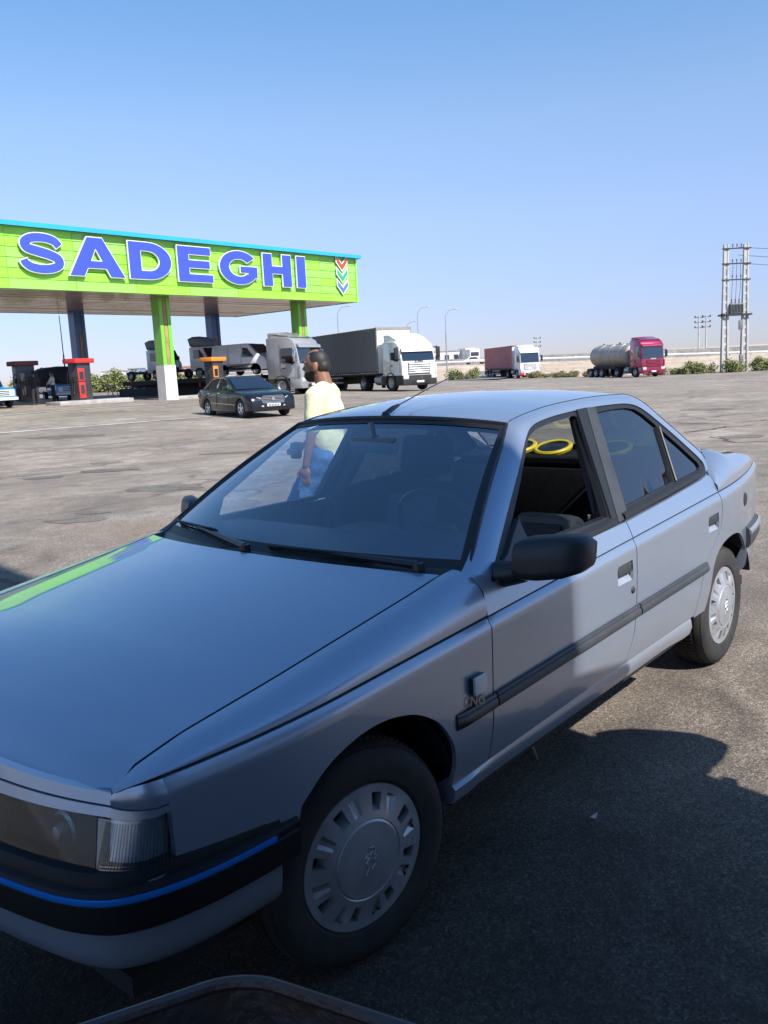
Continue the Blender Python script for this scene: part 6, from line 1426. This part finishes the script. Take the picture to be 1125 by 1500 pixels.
# ---- concrete twin-pole transformer station
CP = mat('pole_concrete', (.50, .49, .46), .85, col2=(.38, .37, .35), vscale=1.3, bump=.3, bscale=10)
pz = terr(37, 90)
root = empty('pole_transformer', (*site(37.3, 90), pz), heading(1, .05), 'tall twin concrete pole structure carrying a grey transformer', 'electric pole')
for x in (-1.05, 1.05):
    q = MB(); H = 12.9
    for s in (-1, 1): q.add([(x+s*.30-.09, -.22, -.3), (x+s*.30+.09, -.22, -.3), (x+s*.30+.09, .22, -.3), (x+s*.30-.09, .22, -.3), (x+s*.17-.08, -.14, H), (x+s*.17+.08, -.14, H), (x+s*.17+.08, .14, H), (x+s*.17-.08, .14, H)], [(0, 3, 2, 1), (4, 5, 6, 7), (0, 1, 5, 4), (1, 2, 6, 5), (2, 3, 7, 6), (3, 0, 4, 7)])
    z = .2
    while z < H-.2:
        w = .27-.12*z/H; hh = .26 if z < H*.75 else .8
        q.box(x-w, x+w, -.10, .10, z, z+hh); z += .85 if z < H*.75 else .80
    q.build('pole', CP, root, smooth=False)
DG = mat('transformer_grey', (.20, .21, .20), .5, .2, var=.25, vscale=2)
for z in (12.4, 10.9, 9.3):
    q = MB(); q.box(-1.55, 1.5, -.24, -.14, z, z+.12); q.build('crossarm', M['darksteel'], root)
    for x in (-.45, .0, .45):
        q = MB(); q.lathe([(0, .42), (.03, .42), (.03, .36), (.08, .34), (.03, .30), (.08, .26), (.03, .22), (.08, .18), (.03, .14), (.03, 0)], 8, 'z', (x, -.19, z+.12)); q.build('insulator', mat('brown_insulator', (.09, .05, .04), .3, var=.2, coat=.6), root)
q = MB(); q.box(-1.6, 1.6, -.5, .5, 5.75, 5.92); q.box(-1.6, -1.3, -.5, -.2, 5.6, 6.0); q.build('platform', M['darksteel'], root)
q = MB(); q.rbox(-.70, .70, -.42, .42, 5.95, 7.0, .05)
for k in range(9): q.box(-.62+k*.155, -.59+k*.155, -.52, -.42, 6.05, 6.9)
tr = q.build('transformer', DG, root)
for x in (-.4, 0, .4):
    q = MB(); q.lathe([(0, .45), (.035, .45), (.09, .34), (.035, .30), (.09, .22), (.035, .18), (.09, .1), (.04, 0)], 8, 'z', (x, 0, 7.0)); q.build('bushing', MATS['brown_insulator'], tr)
    q = MB(); q.tube([(x, 0, 7.4), (x*1.1, -.15, 8.4), (x, -.19, 9.3)], .02, 4); q.tube([(x, -.19, 9.7), (x, -.19, 10.9)], .02, 4); q.build('jumper_cable', M['seal'], tr)
q = MB(); q.rbox(.30, .72, -.36, -.16, 4.3, 5.25, .03); q.build('meter_box', DG, root)
q = MB(); q.rbox(.42, .80, -.40, -.14, 1.0, 1.75, .03); q.build('switch_box', DG, root)
wires = empty('overhead_wires', (*site(38.4, 90), pz+12.5), heading(1, .05), 'three thin overhead wires leading off to the right from the twin poles', 'wires')
for k, dz in enumerate((0.1, -.7, -1.5)):
    q = MB(); q.tube([(-.9, 0, dz), (4, .2, dz-.45), (9, .4, dz-.75), (16, .8, dz-.9), (26, 1.2, dz-.4)], .022, 4); q.build('wire', M['seal'], wires)
def small_pole(e, n, h, lab, g, arms=3):
    zb = terr(e, n)-1.0; root = empty('power_pole', (*site(e, n), zb), heading(1, 0), lab, 'electric pole', g)
    q = MB(); q.tube([(0, 0, 0), (0, 0, h)], [.22, .14], 7); q.build('shaft', CP, root)
    for k in range(arms):
        q = MB(); q.box(-1.0, 1.0, -.05, .05, h-.5-k*1.15, h-.35-k*1.15)
        for x in (-.9, .9): q.box(x-.12, x+.12, -.12, .12, h-.35-k*1.15, h-.05-k*1.15)
        q.build('crossarm', M['darksteel'], root)
small_pole(74.6, 200, 9.6, 'left pole of the distant pair standing beyond the highway', 'distant power poles'); small_pole(76.3, 200, 9.7, 'right pole of the distant pair standing beyond the highway', 'distant power poles')
small_pole(46.6, 250, 7.6, 'faint distant power pole above the white cab with red trailer', 'distant power poles'); small_pole(16.4, 250, 6.4, 'faint distant power pole left of the lone street lamp', 'distant power poles')
# ================================================================== PEOPLE
def blobmesh(parts, vox, smooth_it=4):
    b = bmesh.new()
    for p in parts:
        if p[0] == 'c':
            _, a, ra, c, rc = p; a, c = Vector(a), Vector(c); L = (c-a).length; N = max(2, int(L/(min(ra, rc)*.45))+1)
            for i in range(N+1):
                t = i/N; bmesh.ops.create_icosphere(b, subdivisions=2, radius=ra+(rc-ra)*t, matrix=Matrix.Translation(a.lerp(c, t)))
        else:
            _, c, r, *R_ = p; mt_ = Matrix.Translation(c) @ (R_[0] if R_ else Matrix.Identity(4)) @ Matrix.Diagonal((*r, 1)); bmesh.ops.create_icosphere(b, subdivisions=3, radius=1, matrix=mt_)
    me = bpy.data.meshes.new('tmp'); b.to_mesh(me); b.free()
    o = bpy.data.objects.new('tmp', me); C.objects.link(o)
    m1 = o.modifiers.new('r', 'REMESH'); m1.mode = 'VOXEL'; m1.voxel_size = vox; m1.use_smooth_shade = True
    m2 = o.modifiers.new('s', 'SMOOTH'); m2.iterations = smooth_it; m2.factor = .5
    dg = bpy.context.evaluated_depsgraph_get(); r = bpy.data.meshes.new_from_object(o.evaluated_get(dg)); bpy.data.objects.remove(o)
    for f in r.polygons: f.use_smooth = True
    return r
def RY_(a): return Matrix.Rotation(a, 4, 'Y')
SKIN = mat('tanned_skin', (.26, .125, .075), .5, col2=(.21, .095, .055), vscale=9, bump=.06, bscale=80)
SHIRT = mat('pale_yellow_cotton', (.76, .74, .46), .85, col2=(.70, .68, .38), vscale=5, bump=.35, bscale=18)
JEANS = mat('blue_denim', (.045, .115, .26), .85, col2=(.085, .17, .33), vscale=6, bump=.3, bscale=30)
HAIR = mat('short_black_hair', (.018, .014, .012), .6, var=.4, vscale=60, bump=.15, bscale=160)
SHOE = mat('dark_leather_shoe', (.03, .025, .02), .45, var=.2)
mx_, my_ = site(-.42, 6.45)
man = empty('person', (mx_, my_, 0), heading(-.95, .28), 'man in a pale yellow T shirt and blue jeans walking past behind the silver car', 'person')
# body axes: x forward, y left, z up; walking, head bowed a little
H_ = (.075, 0, 1.575)   # head centre
hip, kneeL, ankL = (0, .10, .90), (.24, .11, .52), (.10, .12, .10)
kneeR, ankR = (-.02, -.10, .50), (-.30, -.10, .14)
shL, elL, wrL = (-.015, .20, 1.36), (.0, .265, 1.10), (.06, .27, .86)
shR, elR, wrR = (.0, -.20, 1.36), (.05, -.26, 1.10), (.24, -.20, .97)
def hand(w, d, side):
    w = Vector(w); d = Vector(d).normalized(); P = [('e', w+d*.055, (.040, .018, .046), Matrix.Rotation(.25, 4, 'Y'))]
    fx = Vector((1, 0, 0)); fx = (fx-d*fx.dot(d)).normalized()
    for i, (o, L) in enumerate(((.030, .070), (.010, .080), (-.010, .074), (-.029, .058))):
        a = w+d*.085+fx*o; m_ = a+d*L*.55+Vector((0, -.006*side, 0)); e_ = m_+d*L*.45+Vector((-.012, -.014*side, 0)); P += [('c', a, .0095, m_, .0088), ('c', m_, .0088, e_, .0072)]
    a = w+d*.03+fx*.03; P += [('c', a, .0125, a+d*.035+fx*.030, .0105), ('c', a+d*.035+fx*.030, .0105, a+d*.068+fx*.032, .0085)]
    return P
body = [('e', (.028, 0, 1.595), (.092, .073, .101)), ('e', (.052, 0, 1.535), (.068, .057, .082)), ('e', (.085, 0, 1.50), (.042, .042, .048)), ('c', (.112, 0, 1.588), .009, (.136, 0, 1.552), .012), ('e', (.118, 0, 1.505), (.018, .026, .008)), ('e', (.118, 0, 1.492), (.016, .024, .008)),
        ('e', (.105, .030, 1.600), (.022, .026, .010)), ('e', (.105, -.030, 1.600), (.022, .026, .010)), ('e', (.015, .078, 1.562), (.022, .012, .034), RY_(-.2)), ('e', (.015, -.078, 1.562), (.022, .012, .034), RY_(-.2)),
        ('c', (.0, 0, 1.52), .062, (-.035, 0, 1.38), .070), ('e', (-.02, 0, 1.22), (.10, .155, .20)), ('e', (0, 0, .98), (.105, .145, .12)),
        ('c', (-.02, .06, 1.38), .06, shL, .055), ('c', (-.02, -.06, 1.38), .06, shR, .055),
        ('c', shL, .052, elL, .041), ('c', elL, .041, wrL, .027), ('c', shR, .052, elR, .041), ('c', elR, .041, wrR, .027),
        ('c', (0, .09, .92), .085, kneeL, .055), ('c', kneeL, .056, ankL, .038), ('c', (0, -.09, .92), .085, kneeR, .055), ('c', kneeR, .056, ankR, .038),
        ('c', (.06, .12, .05), .040, (.22, .125, .035), .030), ('c', (-.34, -.10, .08), .038, (-.22, -.10, .035), .03)]
body += hand(wrL, (.10, .02, -1), 1)+hand(wrR, (.8, .25, -.35), -1)
mesh_obj('body', blobmesh(body, .0075, 3), SKIN, man)
sh = [('e', (-.02, 0, 1.25), (.128, .182, .17)), ('e', (-.015, 0, 1.04), (.132, .172, .20)), ('c', (-.03, .05, 1.385), .078, (-.015, .185, 1.350), .080), ('c', (-.03, -.05, 1.385), .078, (-.005, -.185, 1.350), .080),
      ('c', (-.015, .195, 1.345), .082, (-.005, .25, 1.135), .066), ('c', (.0, -.195, 1.345), .080, (.045, -.245, 1.13), .066), ('e', (-.035, 0, 1.395), (.085, .105, .055)), ('e', (-.06, 0, 1.20), (.10, .15, .2)), ('e', (.0, 0, .90), (.128, .170, .06))]
def cut_mesh(me, fn):
    b = bmesh.new(); b.from_mesh(me); bmesh.ops.delete(b, geom=[v for v in b.verts if fn(v.co)], context='VERTS'); b.to_mesh(me); b.free(); return me
def wrinkle(me, amp, f1, f2):
    for v in me.vertices:
        c = v.co; w = sin(c.z*f1+c.x*f2+2*sin(c.y*9+c.z*5))*.6+sin(c.z*f1*1.9-c.y*f2*1.3)*.4; v.co = c+v.normal*amp*w
    return me
sm_ = wrinkle(blobmesh(sh, .011, 8), .0028, 21, 27); cut_mesh(sm_, lambda c: c.z < .865)
o = mesh_obj('shirt', sm_, SHIRT, man)
tr = [('e', (0, 0, .93), (.118, .160, .11)), ('c', (.0, .085, .90), .108, (kneeL[0], kneeL[1], kneeL[2]), .080), ('c', kneeL, .080, (ankL[0], ankL[1], ankL[2]+.02), .070), ('c', (.0, -.085, .90), .108, kneeR, .080), ('c', kneeR, .080, (ankR[0], ankR[1], ankR[2]+.02), .068)]
mesh_obj('jeans', wrinkle(blobmesh(tr, .011, 5), .0045, 33, 22), JEANS, man)
# hair: sides and back of the head, thin on the crown, short beard
hr = [('e', (.023, 0, 1.597), (.0945, .0755, .1025)), ('e', (-.015, 0, 1.565), (.066, .068, .070))]
hm = blobmesh(hr, .0075, 2)
def haircut(c):
    bald = .0 < c.x < .09 and abs(c.y) < .040 and c.z > 1.668
    face = c.x > .062+max(0., 1.63-c.z)*-.5 and c.z < 1.655; ear = abs(c.y) > .05 and .0 < c.x < .045 and c.z < 1.595
    return bald or face or ear or c.z < 1.535+max(0, c.x)*1.4
mesh_obj('hair', cut_mesh(hm, haircut), HAIR, man)
bd = blobmesh([('e', (.056, 0, 1.525), (.0685, .0595, .073)), ('e', (.086, 0, 1.498), (.041, .043, .044)), ('e', (.118, 0, 1.523), (.018, .028, .009))], .0075, 2)
mesh_obj('beard', cut_mesh(bd, lambda c: c.z > 1.545-max(0, (c.x-.07))*.45 or c.x < .015 or c.z > 1.535 or (c.x > .124 and c.z > 1.496 and c.z < 1.515)), mat('dark_beard', (.025, .018, .014), .75, var=.4, vscale=70, bump=.5, bscale=200), man)
for s in (1, -1):
    q = MB(); q.lathe([(0, .012), (.008, .009), (.011, 0)], 10, 'x', (.103, s*.030, 1.580)); q.build('eye', mat('eye_white', (.55, .52, .48), .2, var=.1), man)
    q = MB(); q.tube([(.118, s*.016, 1.604), (.122, s*.032, 1.609), (.108, s*.050, 1.604)], [.004, .0055, .003], 5); q.build('eyebrow', HAIR, man)
    x, y = ((.13, .12), (-.28, -.10))[s < 0]
    q = MB(); q.rbox(x-.13, x+.15, y-.05, y+.05, 0.0, .075, .035, 3); q.build('shoe', SHOE, man)
q = MB(); q.rbox(.27, .36, -.21, -.165, .86, .99, .02, 2); bag = q.build('held_item', mat('black_pouch', (.02, .02, .022), .6, var=.2), None)
bag.name = 'black_pouch'; bag.location = Vector((mx_, my_, 0)); bag.rotation_euler = man.rotation_euler; tag(bag, 'small black pouch held in the walking man right hand', 'pouch')

def attendant(e, n, hd, label, top, legs, arm=0.):
    root = empty('person', SP(e, n, .02), heading(*hd), label, 'person')
    b = [('e', (.01, 0, 1.60), (.09, .075, .11)), ('c', (0, 0, 1.5), .055, (-.01, 0, 1.4), .06), ('e', (0, 0, 1.22), (.10, .16, .2)), ('e', (0, 0, .98), (.1, .15, .12)), ('c', (.125, 0, 1.59), .01, (.115, 0, 1.56), .015)]
    for s in (1, -1):
        el = (.02+arm*.5, s*.25, 1.12+arm*.1); wr = (.08+arm, s*.22, .88+arm*.5)
        b += [('c', (0, s*.06, 1.38), .055, (0, s*.19, 1.37), .055), ('c', (0, s*.19, 1.37), .05, el, .04), ('c', el, .04, wr, .028), ('c', wr, .028, (wr[0]+.02, wr[1], wr[2]-.11), .02), ('c', (0, s*.09, .92), .085, (.02, s*.11, .5), .06), ('c', (.02, s*.11, .5), .06, (0, s*.12, .1), .04), ('c', (0, s*.12, .05), .04, (.16, s*.13, .04), .03)]
    mesh_obj('body', blobmesh(b, .02, 2), SKIN, root)
    t = [('e', (0, 0, 1.25), (.13, .18, .17)), ('e', (0, 0, 1.03), (.13, .175, .17))]
    for s in (1, -1): t += [('c', (0, s*.05, 1.38), .07, (0, s*.19, 1.36), .07), ('c', (0, s*.19, 1.36), .07, (.02+arm*.5, s*.25, 1.14+arm*.1), .06), ('c', (.02+arm*.5, s*.25, 1.14+arm*.1), .056, (.07+arm*.8, s*.23, .95+arm*.4), .045)]
    mesh_obj('shirt', blobmesh(t, .02, 2), top, root)
    g = [('e', (0, 0, .95), (.12, .165, .1))]
    for s in (1, -1): g += [('c', (0, s*.09, .9), .10, (.02, s*.11, .5), .08), ('c', (.02, s*.11, .5), .08, (0, s*.12, .14), .07)]
    mesh_obj('trousers', blobmesh(g, .02, 2), legs, root)
    mesh_obj('hair', cut_mesh(blobmesh([('e', (-.005, 0, 1.615), (.095, .083, .108))], .02, 1), lambda c: c.x > .05 and c.z < 1.64 or c.z < 1.53), HAIR, root)
DKC = mat('dark_work_cloth', (.03, .03, .035), .9, var=.3)
attendant(-17.7, 44.6, (-.4, .9), 'man in dark clothes standing at the maroon topped pump', DKC, DKC, .1)
attendant(-17.4, 46.3, (-.9, -.2), 'man in a white shirt leaning at the shaded blue pickup', mat('white_shirt_cloth', (.6, .6, .6), .9, var=.1), DKC, .2)
# ================================================================== BEHIND AND BESIDE THE PHOTOGRAPHER
# unseen tower block, added so that its shade covers the parked car
BX, BY = -.369, 5.2
bh = empty('shade_caster_tower', (BX, BY, 0), -math.atan(.1517), 'unseen narrow grey tower added behind the photographer to shade the car', 'building')
PLA = mat('grey_render', (.26, .29, .33), .85, var=.18, vscale=.6, bump=.2, bscale=14)
HB2 = 11.3
q = MB(); q.box(0, 5, 0, .25, 0, HB2); q.box(0, .25, .25, 6, 0, HB2); q.box(4.75, 5, .25, 6, 0, HB2); q.box(.25, 4.75, 5.75, 6, 0, HB2); q.build('wall', PLA, bh, smooth=False)
q = MB(); q.box(.0, 5.0, .0, 6, HB2, HB2+.15); q.build('roof', M['conc'], bh, smooth=False)
for fl in range(3):
    for k in range(2):
        x = 1.35+k*2.3; z = 1.0+fl*3.5
        if fl == 0 and k == 1:
            q = MB(); q.box(x-.5, x+.6, -.05, -.01, 0, 2.2); q.build('door', mat('brown_door', (.12, .06, .03), .5, var=.2), bh); continue
        q = MB(); q.box(x-.6, x+.6, -.04, -.005, z, z+1.3); w_ = q.build('window', M['glassdark'], bh)
        q = MB(); q.box(x-.68, x-.6, -.07, -.004, z-.06, z+1.36); q.box(x+.6, x+.68, -.07, -.004, z-.06, z+1.36); q.box(x-.6, x+.6, -.07, -.004, z+1.3, z+1.36); q.box(x-.6, x+.6, -.10, -.004, z-.06, z); q.build('frame', M['white'], w_)
# made-up lorry out of view; cab front and mirror shaped for the tarmac shadow
DR = pi-math.atan(.1517)
dl = empty('shadow_caster_lorry', (-1.17+.92*.15, 2.45+.92*.989, 0), DR, 'unseen white flatbed lorry added right of the photographer to cast a shadow', 'lorry')
q = MB(); q.solid([(-1.10, .45), (-1.10, 2.12), (.10, 2.10), (.07, 2.02), (.02, 1.88), (.05, 1.78), (.06, 1.45), (.025, 1.28), (-.02, 1.10), (-.06, .40)], .92, ((-1, .05), (-.96, .01), (.96, .01), (1, .05))); q.build('cab', M['white'], dl)
q = MB(); q.box(-4.6, -1.2, -.92, .45, .74, .84); q.build('flatbed', M['steel'], dl)
q = MB(); q.box(-4.6, -.2, -.6, .35, .45, .739); q.build('chassis', M['darksteel'], dl)
q = MB(); q.loft([[(x, .78*k, z) for k in (-1, 0, 1)] for x, z in ((.05, 1.38), (.05, 1.70), (.06, 1.9))]); q.v = [(x+.02, y, z) for x, y, z in q.v]; q.build('windscreen', M['glassdark'], dl)
for s in (-1, 1):
    for x in (-.75, -3.6): vwheel(dl, x, (s*.80 if x > -1 else s*.4-.2), .36, .22, M['steel'], s)
    q = MB(); q.rbox(-.95, -.25, min(s*.91, s*.935), max(s*.91, s*.935), 1.3, 1.85, .01, 1); q.build('side_window', M['glassdark'], dl)
# mirror-like plates added ahead of the pillar, outlined to cast the shadow's bump
q = MB()
for y_ in (.90, .96): panel(q, [(.0, 1.75), (.057, 1.80), (.126, 1.837), (.188, 1.809), (.26, 1.75), (.311, 1.672), (.36, 1.59), (.392, 1.518), (.375, 1.465), (.337, 1.445), (.249, 1.42), (.077, 1.40), (.0, 1.38)], lambda x, z: (x, y_, z), [[(.15, 1.53), (.19, 1.525), (.20, 1.55), (.165, 1.565)]], step=.06, rim=(0, .03, 0))
q.tube([(-.05, .93, 1.95), (.05, .93, 1.86), (.08, .93, 1.62)], .02, 6); q.tube([(-.04, .93, 1.25), (.04, .93, 1.25), (.12, .93, 1.30)], .022, 6)
q.build('mirror', M['blackp'], dl)
# rusty steel tray trolley at the photographer's feet
tc_ = Vector((.905, 1.415, .80))
RUST = mat('rusty_painted_steel', (.05, .062, .075), .5, .35, col2=(.085, .045, .028), vscale=5, bump=.35, bscale=40)
ty_ = empty('steel_tray', (0, 0, 0), 0, 'rusty dark steel tray with a rolled rim at the bottom edge of the photo', 'tray')
a_ = Vector((1.03, 1.35, 0))-Vector((.905, 1.41, 0)); b_ = Vector((.86, 1.60, 0))-Vector((.905, 1.41, 0))
a_, b_ = a_.normalized(), b_.normalized(); La, Lb = .50, .42; cc = Vector((.905, 1.405, .80))
def tp(u, v, z): return tuple(cc+a_*u+b_*v+Vector((0, 0, z)))
def rrect(ins, z, r=.045, k=7):
    P = []
    for (cu, cv, a0) in ((ins+r, ins+r, 180), (La-ins-r, ins+r, 270), (La-ins-r, Lb-ins-r, 0), (ins+r, Lb-ins-r, 90)):
        for i in range(k): t = radians(a0+90*i/(k-1)); P.append(tp(cu+r*cos(t), cv+r*sin(t), z))
    return P
q = MB(); ring = rrect(0, 0); q.tube(ring+ring[:2], .008, 8, cap=False); q.build('rim', RUST, ty_)
q = MB(); q.loft([rrect(.003, -.002), rrect(.012, -.05), rrect(.03, -.12), ], closeu=True); q.build('side', RUST, ty_); 
q = MB(); P = rrect(.03, -.12); q.add(P, [tuple(range(len(P)))]); q.loft([rrect(-.002, -.002), rrect(.006, -.05), rrect(.024, -.125)], closeu=True); q.build('pan', M['dark'], ty_)
for u in (.05, La-.05):
    for v in (.05, Lb-.05):
        q = MB(); q.tube([tp(u, v, -.12), tp(u, v, -.80)], .012, 6); q.build('leg', RUST, ty_)
# litter on the tarmac
LIT = mat('pale_litter', (.6, .58, .54), .8, var=.15)
rg = random.Random(9)
def bit(x, y, s_, lab, cat='litter', grp='litter flakes on the tarmac'):
    q = MB(); n = 6; P = [(x+s_*cos(2*pi*k/n)*(.5+rg.random()), y+s_*.5*sin(2*pi*k/n)*(.5+rg.random()), .006+.012*rg.random()) for k in range(n)]
    q.poly(P, (0, 0, .003)); o = q.build('litter_flake', LIT, None, smooth=False); tag(o, lab, cat, grp)
q = MB(); q.tube([(-1.365, .475, .008), (-1.29, .52, .012), (-1.215, .585, .008)], [.004, .006, .003], 5); tag(q.build('twig', M['beige'], None), 'thin pale twig lying in the shade beside the car sill', 'twig')
for x, y, s_, lab in [(-3.05, 1.15, .020, 'whitish litter flake on the tarmac behind the rear wheel'), (-2.95, 1.22, .016, 'smaller whitish litter flake nearest the rear wheel'), (-1.95, 1.55, .02, 'brownish litter flake on sunlit tarmac above the shadow'), (-.95, .95, .016, 'tiny pale litter flake in the shade below the front door')]: bit(x, y, s_, lab)
